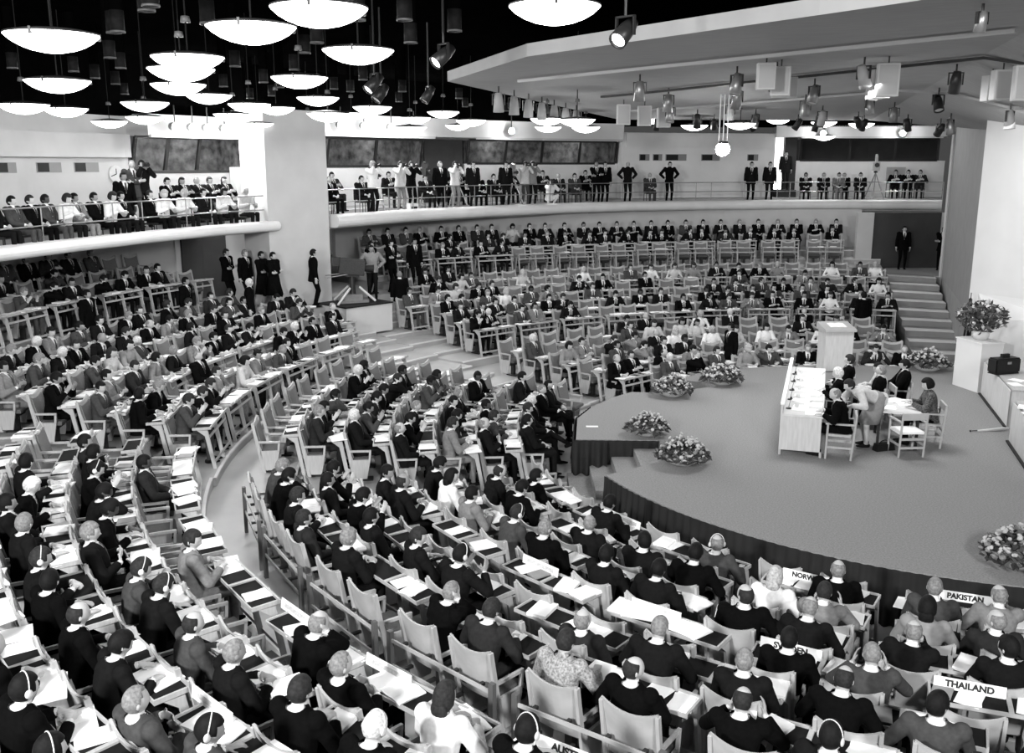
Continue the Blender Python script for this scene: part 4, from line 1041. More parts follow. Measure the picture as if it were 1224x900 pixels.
pd = empty('plinth_block', (10.85, 21.95, .8), .2); tag(pd, 'white pedestal carrying the tall flower arrangement', 'pedestal')
bm = bmesh.new(); box(bm, -.28, .28, -.45, .45, 0, 1.12); obj('block', bm, 'wall_white', pd)
bm = bmesh.new(); box(bm, -.30, .30, -.47, .47, 1.12, 1.15); obj('cap', bm, 'wall_white', pd)
def arrangement(loc, label):
    r = random.Random(8); o = empty('flower_arrangement', loc); tag(o, label, 'flowers')
    bm = bmesh.new(); lathe(bm, [(0, 0), (.13, 0), (.19, .12), (.17, .2), (.14, .2), (0, .18)], 18); obj('vase', bm, 'plant_bowl', o, True)
    for nm, n, s, m in (('foliage', 420, .085, 'leaf'), ('pale_foliage', 120, .07, 'leaf_mid'), ('blossom', 60, .05, 'petal'), ('stem', 40, 0, 'leaf')):
        bm = bmesh.new()
        for i in range(n):
            d = Vector((r.gauss(0, 1), r.gauss(0, 1), r.gauss(.15, .8))).normalized(); q = r.random()**.5
            c = Vector((d.x*.55*q, d.y*.62*q, .52+d.z*.38*q))
            if nm == 'stem': tube(bm, (0, 0, .15), c, .006, n=5); continue
            T = Matrix.Translation(c) @ Euler((r.uniform(-1.5, 1.5), r.uniform(-1.5, 1.5), r.uniform(0, 6))).to_matrix().to_4x4(); k = s*r.uniform(.7, 1.3)
            if nm == 'blossom': bmesh.ops.create_icosphere(bm, subdivisions=1, radius=k, matrix=T @ Matrix.Diagonal((1, 1, .6, 1)))
            else:
                v = [bm.verts.new(T @ Vector(p)) for p in ((0, -k, 0), (k*.4, 0, k*.1), (0, k, 0), (-k*.4, 0, k*.1))]; bm.faces.new(v)
        obj(nm, bm, m, o)
arrangement((10.85, 21.95, 1.95), 'large white-flowered arrangement on the white pedestal')
cs = empty('instrument_case', (10.45, 20.0, 1.58), .3); tag(cs, 'black case standing on the farther side counter', 'case')
bm = bmesh.new(); box(bm, -.32, .32, -.14, .14, .02, .34); bmesh.ops.bevel(bm, geom=bm.edges[:], offset=.03, segments=2, affect='EDGES'); obj('body', bm, 'black', cs)
bm = bmesh.new(); box(bm, -.10, .10, -.03, .03, .34, .42); obj('handle', bm, 'black', cs)
bm = bmesh.new(); box(bm, -.05, .05, -.148, -.139, .22, .27); obj('latch_plate', bm, 'metal_grey', cs)
bm = bmesh.new(); box(bm, -.3, .3, -.12, .12, 0, .02); obj('feet_rail', bm, 'black', cs)
for k, (x, y) in enumerate(((10.15, 18.9), (10.4, 19.3), (9.35, 16.9), (9.2, 16.4), (10.6, 20.6))):
    nm, me, mm, lab = PAPERS[(0, 2, 3, 1, 2)[k]]; o = link(nm, me); o.location = (x, y, 1.581 if k not in (2, 3) else 1.601); o.rotation_euler = (0, 0, .5*k)
    tag(o, lab+' on the '+('farther' if k not in (2, 3) else 'nearer')+' side counter, %s one' % ORD[k+1], 'papers', 'papers on the side counters')
um = empty('umbrella', (9.06, 18.15, .83), .18); tag(um, 'pale furled umbrella lying on the stage carpet', 'umbrella')
bm = bmesh.new(); tube(bm, (.05, 0, 0), (.62, 0, .012), .012, .032, 10); tube(bm, (.62, 0, .012), (.74, 0, .012), .032, .01, 10); obj('folded_cloth', bm, 'paper_grey', um)
bm = bmesh.new(); tube(bm, (-.1, 0, 0), (.06, 0, 0), .010, n=8); ball(bm, (-.1, 0, 0), .02); obj('handle', bm, 'metal_dark', um)
fl = empty('furled_flag', (11.35, 23.75, .8), .3); tag(fl, 'dark flag hanging from a pole beside the flowers', 'flag')
bm = bmesh.new(); tube(bm, (0, 0, 0), (.06, 0, 2.0), .018); lathe(bm, [(0, 0), (.14, 0), (.14, .03), (0, .03)], 16); obj('pole', bm, 'metal_grey', fl)
bm = bmesh.new()
rows_ = []
for j in range(10):
    z = 1.9-1.75*j/9; w = .10+.30*j/9
    rows_.append([bm.verts.new((.05+w*(i/10.-.35), .07*math.sin(i*1.5)*(.4+.6*j/9), z-.10*abs(i-4)/6)) for i in range(11)])
for a, b in zip(rows_, rows_[1:]):
    for i in range(10): bm.faces.new((a[i], a[i+1], b[i+1], b[i]))
obj('cloth', bm, 'black', fl, True)

# ------------------------------------------------------------------ room shell
LEDF = [(-5.5, 29.9), (-3.3, 33.6), (-.7, 36.4), (2.0, 38.7), (5, 40.4), (8.5, 41.6), (12, 42.2), (15.5, 42.2), (18.4, 41.8)]
LEDL = [(-10.9, 14.6), (-10.6, 17.0), (-10.3, 19.4), (-9.75, 21.6), (-8.96, 24.1), (-8.0, 26.5), (-6.9, 28.35)]
def off(P, d):
    out = []
    for x, y in P:
        v = Vector((x-CX0, y-CY0)).normalized(); out.append((x+v.x*d, y+v.y*d))
    return out
WF = off(LEDF, 3.6); WL = off(LEDL, 3.6)
WL = WL[:-1] + [(-9.8, 30.5), (-7.4, 33.4)]
WF = [(-8.9, 30.9)] + WF           # continue behind the pillar
def at(P, u):
    i = min(int(u), len(P)-2); f = u-i; a, b = P[i], P[i+1]
    return (a[0]+(b[0]-a[0])*f, a[1]+(b[1]-a[1])*f)
def sub(P, u0, u1):
    L = [at(P, u0)] + [P[i] for i in range(int(math.floor(u0))+1, int(math.ceil(u1)))] + [at(P, u1)]
    return L
def sweep(bm, P, prof, mi=0):
    """closed profile [(outward offset, z)] carried along the plan polyline P"""
    O = {d: off(P, d) for d, z in prof}
    G = [[bm.verts.new((O[d][i][0], O[d][i][1], z)) for d, z in prof] for i in range(len(P))]
    n = len(prof)
    for g, h in zip(G, G[1:]):
        for i in range(n): bm.faces.new((g[i], g[(i+1) % n], h[(i+1) % n], h[i])).material_index = mi
    bm.faces.new(G[0]); bm.faces.new(G[-1][::-1])
def strip(name, P, d0, d1, z0, z1, m):
    bm = bmesh.new(); sweep(bm, P, [(d0, z0), (d0, z1), (d1, z1), (d1, z0)]); return obj(name, bm, m)
# -- side (left) balcony
nose = [(-.10+.14*math.cos(a), 4.16+.14*math.sin(a)) for a in np.linspace(PI/2, 3*PI/2, 9)]
bm = bmesh.new(); sweep(bm, LEDL, nose+[(.5, 4.02), (.5, 3.95), (3.6, 3.95), (3.6, 4.0), (.25, 4.0), (.20, 4.30)]); struct(obj('floor_balcony_left', bm, 'ledge', None, False))
struct(strip('floor_balcony_left', LEDL, 1.7, 3.6, 4.0, 4.3, 'floor'))
struct(strip('wall_left', WL, 0, .3, 0, 4.0, 'wall'))
struct(strip('wall_left', sub(WL, 0, 5.10), 0, .3, 4.0, 7.25, 'wall'))
struct(strip('wall_left', sub(WL, 0, 5.08), -.22, 0, 6.10, 6.74, 'wall'))          # protruding band
struct(strip('wall_left', sub(WL, 5.10, 7), 0, .3, 4.0, 5.68, 'wall'))
struct(strip('wall_left', sub(WL, 6.46, 7), 0, .3, 5.68, 6.72, 'wall'))
struct(strip('wall_left', sub(WL, 5.10, 7), -.9, .3, 6.72, 7.3, 'wall'))
struct(strip('wall_left', sub(WL, 0, 7), -.3, .3, 7.26, 9.4, 'ceiling'))
struct(strip('trim_6', sub(WL, 5.12, 6.6), -.95, -.85, 6.66, 6.74, 'wall_white'))
for k, (u0, u1) in enumerate(((3.62, 3.84), (4.05, 4.31), (4.45, 4.73))):
    w = strip('wall_slot', sub(WL, u0, u1), -.012, .0, 5.70, 5.96, 'wall_mid'); tag(w, 'small flat projection slot with painted shade in side balcony wall, %s towards the booth' % ORD[k+1], 'wall slot', 'projection slots in the side wall')
    q = strip('opening', sub(WL, u0+.01, u0+.13), -.016, -.004, 5.72, 5.95, 'black'); q.parent = w  # flat black plate paints the shade inside the slot, nothing is recessed
# clock on the balcony wall
cx, cy = at(WL, 4.92); v = Vector((CX0-cx, CY0-cy)).normalized(); ck = empty('wall_clock', (cx+v.x*.03, cy+v.y*.03, 5.64), math.atan2(v.y, v.x)-PI/2); tag(ck, 'round pale wall clock beside the glazed booth', 'clock')
bm = bmesh.new(); tube(bm, (0, -.02, 0), (0, .03, 0), .24, n=28); obj('dial', bm, 'paper_grey', ck)
bm = bmesh.new(); box(bm, -.012, .012, .032, .038, 0, .15); obj('hand', bm, 'ink', ck)
bm = bmesh.new(); box(bm, -.012, .012, .032, .038, 0, .20, 0, Matrix.Rotation(1.9, 4, 'Y')); obj('hand', bm, 'ink', ck)
def booth(name, P, u0, u1, z0, z1, npane, label, lit, slant=.28):
    o = empty(name, (0, 0, 0)); tag(o, label, 'booth', 'glazed interpreter booths')
    S = sub(P, u0, u1)
    bm = bmesh.new(); sweep(bm, S, [(1.3, z0), (1.3, z1), (1.35, z1), (1.35, z0)]); obj('back_panel', bm, lit, o)
    bm = bmesh.new(); sweep(bm, S, [(.05, z0-.05), (.05, z0), (1.35, z0), (1.35, z0-.05)]); obj('desk_shelf', bm, 'wood_dark', o)
    bm = bmesh.new(); sweep(bm, S, [(-.02, z0-.06), (-.02, z0+.03), (.06, z0+.03), (.06, z0-.06)]); obj('lower_frame', bm, 'metal_dark', o)
    bm = bmesh.new(); sweep(bm, S, [(-slant, z1-.03), (-slant, z1+.05), (-slant+.08, z1+.05), (-slant+.08, z1-.03)]); obj('upper_frame', bm, 'metal_dark', o)
    for k in range(npane+1):
        u = u0+(u1-u0)*k/npane; x, y = at(P, u); v = Vector((CX0-x, CY0-y)).normalized(); t = Vector((-v.y, v.x))*.05
        bm = bmesh.new(); a = Vector((x, y)); b = a+v*slant
        vs = [bm.verts.new((q.x+t.x*s, q.y+t.y*s, z)) for q, z in ((a, z0), (b, z1)) for s in (-1, 1)] + [bm.verts.new((q.x+t.x*s-v.x*.08, q.y+t.y*s-v.y*.08, z)) for q, z in ((a, z0), (b, z1)) for s in (-1, 1)]
        for f in ((0, 1, 3, 2), (4, 6, 7, 5), (0, 2, 6, 4), (1, 5, 7, 3)): bm.faces.new([vs[i] for i in f])
        obj('mullion', bm, 'metal_dark', o)
    for s, u in ((-1, u0), (1, u1)):
        bm = bmesh.new(); x, y = at(P, u); v = Vector((CX0-x, CY0-y)).normalized(); t = Vector((-v.y, v.x))*.02
        vs = [bm.verts.new((x+t.x*k-v.x*d, y+t.y*k-v.y*d, z)) for k in (-1, 1) for d, z in ((0, z0), (1.35, z0), (1.35, z1), (-slant, z1))]
        bm.faces.new(vs[:4]); bm.faces.new(vs[4:][::-1])
        for i in range(4): bm.faces.new((vs[i], vs[(i+1) % 4], vs[4+(i+1) % 4], vs[4+i]))
        obj('side_panel', bm, lit, o)
    if lit == 'booth_back':
        for t in (.25, .75):
            x, y = off([at(P, u0+(u1-u0)*t)], .6)[0]; l = bpy.data.lights.new('booth_light', 'POINT'); l.energy = 14; l.shadow_soft_size = .2; q = bpy.data.objects.new('booth_light', l); q.location = (x, y, z1-.15); col.objects.link(q)
    return o
booth('interpreter_booth', WL, 5.14, 6.45, 5.70, 6.68, 3, 'glazed booth with three panes above the side balcony', 'booth_back')
# -- the pillar
bm = bmesh.new(); prism(bm, [(-7.05, 28.15), (-5.60, 29.75), (-6.55, 30.6), (-8.0, 29.0)], 'z', 0, 7.45); struct(obj('pillar', bm, 'wall'))
# -- long (far) balcony
nose = [(-.10+.20*math.cos(a), 4.20+.20*math.sin(a)) for a in np.linspace(PI/2, 3*PI/2, 9)]
bm = bmesh.new(); sweep(bm, LEDF, nose+[(.5, 4.0), (.5, 3.92), (3.6, 3.92), (3.6, 4.28), (.20, 4.28), (.15, 4.40)]); struct(obj('floor_balcony_far', bm, 'ledge'))
struct(strip('floor_balcony_far', LEDF, 1.5, 3.6, 4.2, 4.42, 'floor'))
UW = [(p[0], p[1]) for p in off(LEDF[:8], 1.6)]
under = [(polar(a, 22.3*far_mult(a, 22.3))) for a in (131, 125, 118, 110, 102, 95, 88, 81, 76, 74.2)]
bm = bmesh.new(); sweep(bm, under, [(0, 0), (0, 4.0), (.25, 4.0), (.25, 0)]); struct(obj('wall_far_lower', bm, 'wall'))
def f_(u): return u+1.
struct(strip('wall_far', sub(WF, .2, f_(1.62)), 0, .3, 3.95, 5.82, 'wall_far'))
struct(strip('wall_far', sub(WF, f_(2.11), f_(4.06)), 0, .3, 3.95, 5.92, 'wall_far'))
struct(strip('wall_far', sub(WF, f_(4.06), f_(5.88)), -.75, .3, 3.95, 7.25, 'wall_far'))
struct(strip('wall_far', sub(WF, f_(4.10), f_(5.84)), -.87, -.75, 6.62, 7.2, 'wall_far'))
struct(strip('wall_far', sub(WF, f_(6.16), f_(8)), 0, .3, 3.95, 6.05, 'wall_far'))
struct(strip('wall_far', sub(WF, .2, f_(4.06)), -1.0, .3, 6.92, 7.6, 'wall_far'))
struct(strip('wall_far', sub(WF, f_(5.88), f_(8)), -.9, .3, 7.10, 7.6, 'wall_far'))
struct(strip('wall_far', sub(WF, 0, f_(8)), -.9, .3, 7.55, 9.4, 'ceiling'))
struct(strip('wall_far', sub(WF, f_(6.02), f_(6.16)), -.02, .3, 4.2, 7.10, 'wall_dark'))
struct(strip('trim_7', sub(WF, f_(2.14), f_(4.04)), -1.05, -.95, 6.86, 6.95, 'wall_white'))
struct(strip('trim_8', sub(WF, f_(.3), f_(1.64)), -1.05, -.95, 6.84, 6.93, 'wall_white'))
struct(strip('trim_9', sub(WF, f_(6.18), f_(7.95)), -1.0, -.9, 7.04, 7.12, 'wall_white'))
booth('interpreter_booth', WF, f_(.1), f_(1.60), 5.84, 6.80, 3, 'glazed booth on the long balcony next to pillar', 'booth_back')
booth('interpreter_booth', WF, f_(2.14), f_(4.03), 5.94, 6.84, 4, 'glazed booth at middle of the long balcony', 'booth_back')
booth('interpreter_booth', WF, f_(6.20), f_(7.9), 6.08, 7.02, 3, 'dark glazed booth at stair end of long balcony', 'wall_dark')
for k, (u0, u1) in enumerate(((4.26, 4.38), (4.42, 4.53), (4.57, 4.82), (5.0, 5.22), (5.55, 5.68))):
    w = strip('wall_slot', sub(WF, f_(u0), f_(u1)), -.765, -.75, 6.05, 6.33, 'wall_mid'); tag(w, 'dark wall slot above long balcony, %s from the middle booth' % ORD[k+1], 'wall slot', 'slots in the far wall')
    q = strip('opening', sub(WF, f_(u0+.01), f_(u0+(u1-u0)*.6)), -.77, -.755, 6.07, 6.31, 'black'); q.parent = w  # dark inside of the slot is painted shade on a flat plate
# dark door and glowing doorway panel on the long balcony
d1 = strip('door_1', sub(WF, f_(1.64), f_(2.09)), .02, .10, 4.3, 6.86, 'wall_dark'); struct(d1)
d2 = strip('doorway_glow_panel', sub(WF, f_(5.90), f_(6.02)), .6, .7, 4.3, 7.2, 'doorway_glow'); struct(d2)  # glowing sheet added behind the doorway for the light beyond it
# hall doors
bm = bmesh.new(); box(bm, 14.55, 17.3, 39.2, 39.3, 1.78, 4.0); struct(obj('door_3', bm, 'wall_dark'))
bm = bmesh.new(); box(bm, 17.3, 19, 39.1, 39.3, 1.78, 4.0); box(bm, 13.9, 14.55, 39.1, 39.3, 1.78, 4.0); struct(obj('wall_far_lower', bm, 'wall'))
q = sub(WL, 5.70, 6.23); bm = bmesh.new(); sweep(bm, q, [(-.06, 1.75), (-.06, 3.75), (.02, 3.75), (.02, 1.75)]); struct(obj('door_4', bm, 'wall_dark'))
q = sub(WL, 5.61, 5.67); bm = bmesh.new(); sweep(bm, q, [(-.07, 1.75), (-.07, 3.8), (.02, 3.8), (.02, 1.75)]); struct(obj('trim_10', bm, 'wall_white'))
# right-hand walls: beside the stairs, and behind the stage
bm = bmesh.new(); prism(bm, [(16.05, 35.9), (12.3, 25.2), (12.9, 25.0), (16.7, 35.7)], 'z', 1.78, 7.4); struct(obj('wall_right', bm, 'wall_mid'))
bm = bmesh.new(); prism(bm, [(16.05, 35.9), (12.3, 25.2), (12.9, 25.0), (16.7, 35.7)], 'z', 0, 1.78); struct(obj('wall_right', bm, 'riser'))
bm = bmesh.new(); prism(bm, [(15.98, 36.0), (16.10, 36.0), (16.10, 35.85), (15.98, 35.85)], 'z', 1.78, 7.4); struct(obj('trim_11', bm, 'wall_white'))
bm = bmesh.new(); prism(bm, [(16.1, 36.0), (17.9, 39.2), (19.2, 41.9), (20.2, 41.7), (16.8, 35.6)], 'z', 1.0, 7.5); struct(obj('wall_right', bm, 'wall'))
bm = bmesh.new(); prism(bm, [(11.66, 24.4), (13.1, 19.2), (13.6, 19.3), (12.1, 24.5)], 'z', .8, 7.6); struct(obj('wall_right', bm, 'wall_white'))
bm = bmesh.new(); prism(bm, [(12.75, 20.6), (14.6, 14.), (15., 14.), (13.3, 20.6)], 'z', .8, 8.2); struct(obj('wall_right', bm, 'wall_white'))
# faceted white lectern-like screen on the stage wall
fs = obj('folded_screen', bmesh.new(), 'wall_white'); bm = bmesh.new()
V = [bm.verts.new(p) for p in ((11.72, 24.05, 2.75), (12.55, 21.1, 2.85), (12.5, 21.1, 2.45), (11.55, 23.2, 2.25), (11.8, 23.9, 1.1), (11.6, 23.1, 1.0), (12.45, 21.2, 1.0), (12.6, 21.3, 1.0))]
for f in ((0, 1, 2, 3), (0, 3, 5, 4), (3, 2, 6, 5), (1, 7, 6, 2), (0, 4, 7, 1), (4, 5, 6, 7)): bm.faces.new([V[i] for i in f])
bmesh.ops.recalc_face_normals(bm, faces=bm.faces); bm.to_mesh(fs.data); bm.free(); tag(fs, 'white folded screen panel on the stage wall above flowers', 'panel')

# -- ceiling
bm = bmesh.new(); box(bm, -22, 26, -4, 54, 8.9, 9.0); struct(obj('ceiling', bm, 'ceiling'))

# -- camera platform near the pillar
kp = empty('camera_podium', (-4.72, 28.75, 1.0), R(46)); tag(kp, 'low pale podium for the film camera beside pillar', 'podium')
bm = bmesh.new(); box(bm, -.85, .85, -.7, .7, 0, .82); obj('body', bm, 'wall', kp)
bm = bmesh.new(); box(bm, -.88, .88, -.73, .73, .82, .86); obj('edge', bm, 'black', kp)

# -- railings
def railing(P, d, zf, hs, step, label, post=.016):
    o = empty('balcony_rail', (P[0][0], P[0][1], zf)); tag(o, label, 'railing'); inv = Matrix.Translation((-P[0][0], -P[0][1], -zf)); Q = off(P, d)
    for h in hs:
        bm = bmesh.new()
        for a, b in zip(Q, Q[1:]): tube(bm, (a[0], a[1], zf+h), (b[0], b[1], zf+h), .017, n=8)
        bm.transform(inv); obj('rail', bm, 'metal_grey', o)
    pts = [q for a, b in zip(Q, Q[1:]) for q in [Vector(a).lerp(Vector(b), t) for t in np.arange(0, 1, step/(Vector(b)-Vector(a)).length)]]+[Vector(Q[-1])]
    for p in pts:
        bm = bmesh.new(); tube(bm, (p.x, p.y, zf), (p.x, p.y, zf+max(hs)), post, n=8); bm.transform(inv); obj('post', bm, 'metal_grey', o)
railing(LEDF, .2, 4.28, (.86, .48), 1.5, 'thin metal railing along the long far balcony')
railing(LEDL, .22, 4.0, (1.02, .62), 1.6, 'thin metal railing along the side balcony')

# ------------------------------------------------------------------ canopy over the stage
bm = bmesh.new()
cv = [(-1.34, 20.85, 7.6), (.24, 16.28, 7.62), (3.65, 12.1, 7.66), (5.68, 10.18, 7.75), (7.6, 14.7, 7.90), (-.04, 21.38, 7.66), (3.67, 34.1, 7.40), (11.91, 33.1, 7.33), (12.51, 24.2, 6.66), (14.4, 14.5, 7.6), (12.5, 9.5, 7.8)]
lo = [bm.verts.new(p) for p in cv]; hi = [bm.verts.new((x, y, z+.20)) for x, y, z in cv]
for f in ((0, 1, 5), (1, 2, 4, 5), (2, 3, 4), (5, 4, 7, 6), (0, 5, 6), (4, 8, 7), (4, 9, 8), (3, 10, 9, 4)):
    bm.faces.new([lo[i] for i in f]); bm.faces.new([hi[i] for i in f][::-1])
rim = [0, 1, 2, 3, 10, 9, 8, 7, 6]
for a, b in zip(rim, rim[1:]+rim[:1]): bm.faces.new((lo[a], lo[b], hi[b], hi[a])).material_index = 1
ca = obj('stage_canopy', bm, ('canopy', 'canopy_edge')); tag(ca, 'great pale folded acoustic canopy hanging over the stage', 'canopy')
cbvh = None
from mathutils.bvhtree import BVHTree
bm = bmesh.new(); bm.from_mesh(ca.data); cbvh = BVHTree.FromBMesh(bm); bm.free()
def under_canopy(x, y):
    h = cbvh.ray_cast(Vector((x, y, 3.)), Vector((0, 0, 1)))
    return h[0].z if h[0] is not None else 7.4
def slat(p0, p1, w, m, lab, grp):
    n = 10; bm = bmesh.new()
    for i in range(n):
        a = Vector(p0).lerp(Vector(p1), i/n); b = Vector(p0).lerp(Vector(p1), (i+1)/n)
        za, zb = under_canopy(a.x, a.y)-.03, under_canopy(b.x, b.y)-.03
        d = (b-a).normalized(); s = Vector((-d.y, d.x))*w/2
        v = [bm.verts.new((q.x+s.x*k, q.y+s.y*k, z+dz)) for dz in (0, -.05) for q, z, k in ((a, za, -1), (a, za, 1), (b, zb, 1), (b, zb, -1))]
        for f in ((0, 1, 2, 3), (7, 6, 5, 4), (0, 4, 5, 1), (1, 5, 6, 2), (2, 6, 7, 3), (3, 7, 4, 0)): bm.faces.new([v[i] for i in f])
    o = obj('lighting_track', bm, m); tag(o, lab, 'track', grp)
slat((.15, 20.9), (7.4, 14.9), .12, 'wall_white', 'pale track along the front fold of the canopy', 'canopy tracks')
slat((2.2, 24.5), (9.0, 17.0), .10, 'metal_dark', 'dark track across the middle of the canopy', 'canopy tracks')
slat((3.2, 29.5), (11.5, 20.5), .10, 'canopy_edge', 'pale track across the rear of the canopy', 'canopy tracks')
def spotlight(x, y, ang, tilt, label, z=None, big=1., m='metal_grey', lit=False):
    z = under_canopy(x, y) if z is None else z
    o = empty('stage_spotlight', (x, y, z), ang); tag(o, label, 'spotlight', 'stage spotlights')
    bm = bmesh.new(); tube(bm, (0, 0, 0), (0, 0, -.16*big), .018); obj('stem', bm, 'metal_dark', o)
    bm = bmesh.new()
    for s in (-1, 1): box(bm, s*.13*big-.01, s*.13*big+.01, -.02, .02, -.38*big, -.15*big)
    box(bm, -.14*big, .14*big, -.02, .02, -.17*big, -.15*big); obj('yoke', bm, 'metal_dark', o)
    T = Matrix.Translation((0, 0, -.33*big)) @ Matrix.Rotation(tilt, 4, 'X')
    bm = bmesh.new(); lathe(bm, [(0, .20*big), (.07*big, .20*big), (.10*big, .05*big), (.115*big, -.20*big), (.10*big, -.20*big), (.09*big, -.17*big)], 16); bm.transform(T); obj('housing', bm, m, o, True)
    bm = bmesh.new(); tube(bm, (0, 0, -.165*big), (0, 0, -.17*big), .092*big, n=16); bm.transform(T); obj('lens', bm, 'spot_lens' if lit else 'paper_grey', o)
rr = random.Random(11)
for k in range(7):
    t = k/6.; x, y = -.3+2.1*t, 22.3+5.6*t
    spotlight(x, y, rr.uniform(-.3, .3), .1, 'pale spotlight under canopy edge, %s from its tip' % ORD[k+1], m='canopy_edge', big=1.05)
for k, (x, y) in enumerate(((2.6, 20.4), (4.3, 19.2), (4.9, 18.6), (6.3, 18.0), (3.6, 23.0), (5.0, 22.2), (6.4, 21.2), (7.3, 20.2), (8.4, 19.0), (4.2, 26.4), (5.6, 25.6), (7.2, 24.5), (8.6, 24.0), (9.6, 22.5), (10.6, 21.2), (5.4, 29.0), (7.0, 28.6), (8.6, 27.6), (10.2, 26.6), (11.2, 25.4))):
    spotlight(x, y, rr.uniform(-1, 1), rr.uniform(-.5, .5), 'spotlight hanging under the canopy over the stage, %s from canopy tip' % ORD[k+1], m=rr.choice(('metal_grey', 'canopy', 'metal_dark')))
for k, (x, y, sz) in enumerate(((4.5, 17.8, 1.), (4.9, 18.3, 1.1), (5.15, 19.2, 1.), (5.5, 19.9, .9), (6.7, 17.9, 1.2), (6.9, 18.8, 1.1), (7.1, 19.6, 1.0), (2.9, 25.9, 1.1), (3.5, 26.3, 1.1), (4.1, 26.9, 1.1), (8.6, 16.8, 1.2), (8.7, 17.8, 1.1), (8.9, 18.6, 1.0), (9.9, 17.2, .9), (10.9, 17.0, 1.1), (10.8, 18.0, 1.0))):
    z = under_canopy(x, y); o = empty('hanging_speaker', (x, y, z), rr.uniform(-.3, .3)); tag(o, 'pale box speaker hanging under the canopy, %s from its tip' % ORD[k+1], 'speaker', 'box speakers under the canopy')
    bm = bmesh.new(); box(bm, -.16*sz, .16*sz, -.10, .10, -.58*sz, -.12); bmesh.ops.bevel(bm, geom=bm.edges[:], offset=.012, segments=1, affect='EDGES'); obj('cabinet', bm, 'concrete', o)
    bm = bmesh.new(); box(bm, -.13*sz, .13*sz, -.112, -.10, -.55*sz, -.16); obj('front_cloth', bm, 'canopy_edge', o)
    bm = bmesh.new(); tube(bm, (0, 0, 0), (0, 0, -.13), .014); obj('hanger', bm, 'metal_dark', o)
spotlight(5.5, 11.9, .4, .2, 'small dazzling spotlight at the front of the canopy', big=.6, lit=True)
for k, (x, y) in enumerate(((6.3, 31.0), (7.6, 31.6), (8.8, 30.6), (9.6, 31.4), (10.3, 29.6), (10.9, 30.8), (11.3, 28.4), (4.6, 31.6), (11.6, 26.9), (9.0, 29.0))):
    spotlight(x, y, rr.uniform(-1, 1), rr.uniform(.2, .9), 'small lit spotlight under rear canopy edge, %s in line' % ORD[k+1], m='metal_dark', lit=k % 2 == 0, big=.9)
# bright lamp hanging on three rods
x, y = 5.2, 24.4; z = under_canopy(x, y); hl = empty('hanging_floodlight', (x, y, z)); tag(hl, 'dazzling floodlight hanging on three rods below canopy', 'lamp')
for k in range(3):
    bm = bmesh.new(); tube(bm, (.10*k-.1, 0, 0), (.10*k-.1, 0, 6.45-z), .014, n=8); obj('rod', bm, 'paper', hl)
bm = bmesh.new(); ball(bm, (0, 0, 6.28-z), .17, nu=20, nv=14); obj('globe', bm, 'flood', hl, True)
bm = bmesh.new(); lathe(bm, [(.0, .20), (.12, .19), (.13, .13), (.0, .13)], 16, (0, 0, 6.28-z)); obj('cap', bm, 'metal_dark', hl)

# ------------------------------------------------------------------ bowl pendants, ceiling tubes, ceiling spots
pp = None
for k, (x, y, z) in enumerate(LAMPS):
    o = empty('pendant_bowl_lamp', (x, y, z)); d = sorted(LAMPS, key=lambda q: q[1]).index((x, y, z))+1
    tag(o, 'shallow white bowl pendant lamp, %s nearest beneath the black ceiling' % (ORD[d] if d < len(ORD) else 'one of the farthest'), 'lamp', 'bowl pendants under the ceiling')
    bm = bmesh.new(); lathe(bm, [(0, -.165), (.10, -.158), (.20, -.137), (.29, -.103), (.365, -.060), (.42, -.012), (.43, .0), (.0, .012)], 40); obj('bowl', bm, 'lamp_bowl', o, True)
    bm = bmesh.new(); lathe(bm, [(.425, .002), (.432, .002), (.432, .018), (.30, .045), (.05, .075), (0, .075), (0, .03)], 40); obj('rim', bm, 'metal_dark', o, True)
    bm = bmesh.new(); tube(bm, (0, 0, .07), (0, 0, 8.9-z), .010, n=8); obj('rod', bm, 'tube', o)
    bm = bmesh.new(); lathe(bm, [(0, .40), (.06, .40), (.05, .47), (0, .48)], 16); obj('ceiling_cup', bm, 'tube_rim', o, True)
    bm = bmesh.new()
    for a in (.5, 2.6, 4.7): box(bm, .40, .436, -.012, .012, -.035, .03, 0, Matrix.Rotation(a, 4, 'Z'))
    obj('clip', bm, 'metal_dark', o)
    l = bpy.data.lights.new('pendant_light', 'POINT'); l.energy = 46; l.shadow_soft_size = .3
    q = bpy.data.objects.new('pendant_light', l); q.location = (x, y, z-.30); col.objects.link(q)
for k, (x, y) in enumerate(TUBES):
    o = empty('ceiling_tube', (x, y, 7.75)); tag(o, 'dark cylindrical downlight tube under the black ceiling, %s nearest' % ORD[sorted(TUBES, key=lambda q: q[1]).index((x, y))+1], 'downlight', 'tubes on the black ceiling')
    bm = bmesh.new(); tube(bm, (0, 0, .02), (0, 0, .30), .10, n=20); obj('shell', bm, 'tube', o, True)
    bm = bmesh.new(); tube(bm, (0, 0, .30), (0, 0, 1.15), .10, n=20, caps=False); obj('upper_shell', bm, 'ceiling', o, True)  # upper tube coloured black as the shade that swallows it below the ceiling
    bm = bmesh.new(); lathe(bm, [(.10, 0), (.106, 0), (.106, .025), (.10, .025)], 20); obj('rim', bm, 'tube_rim', o, True)
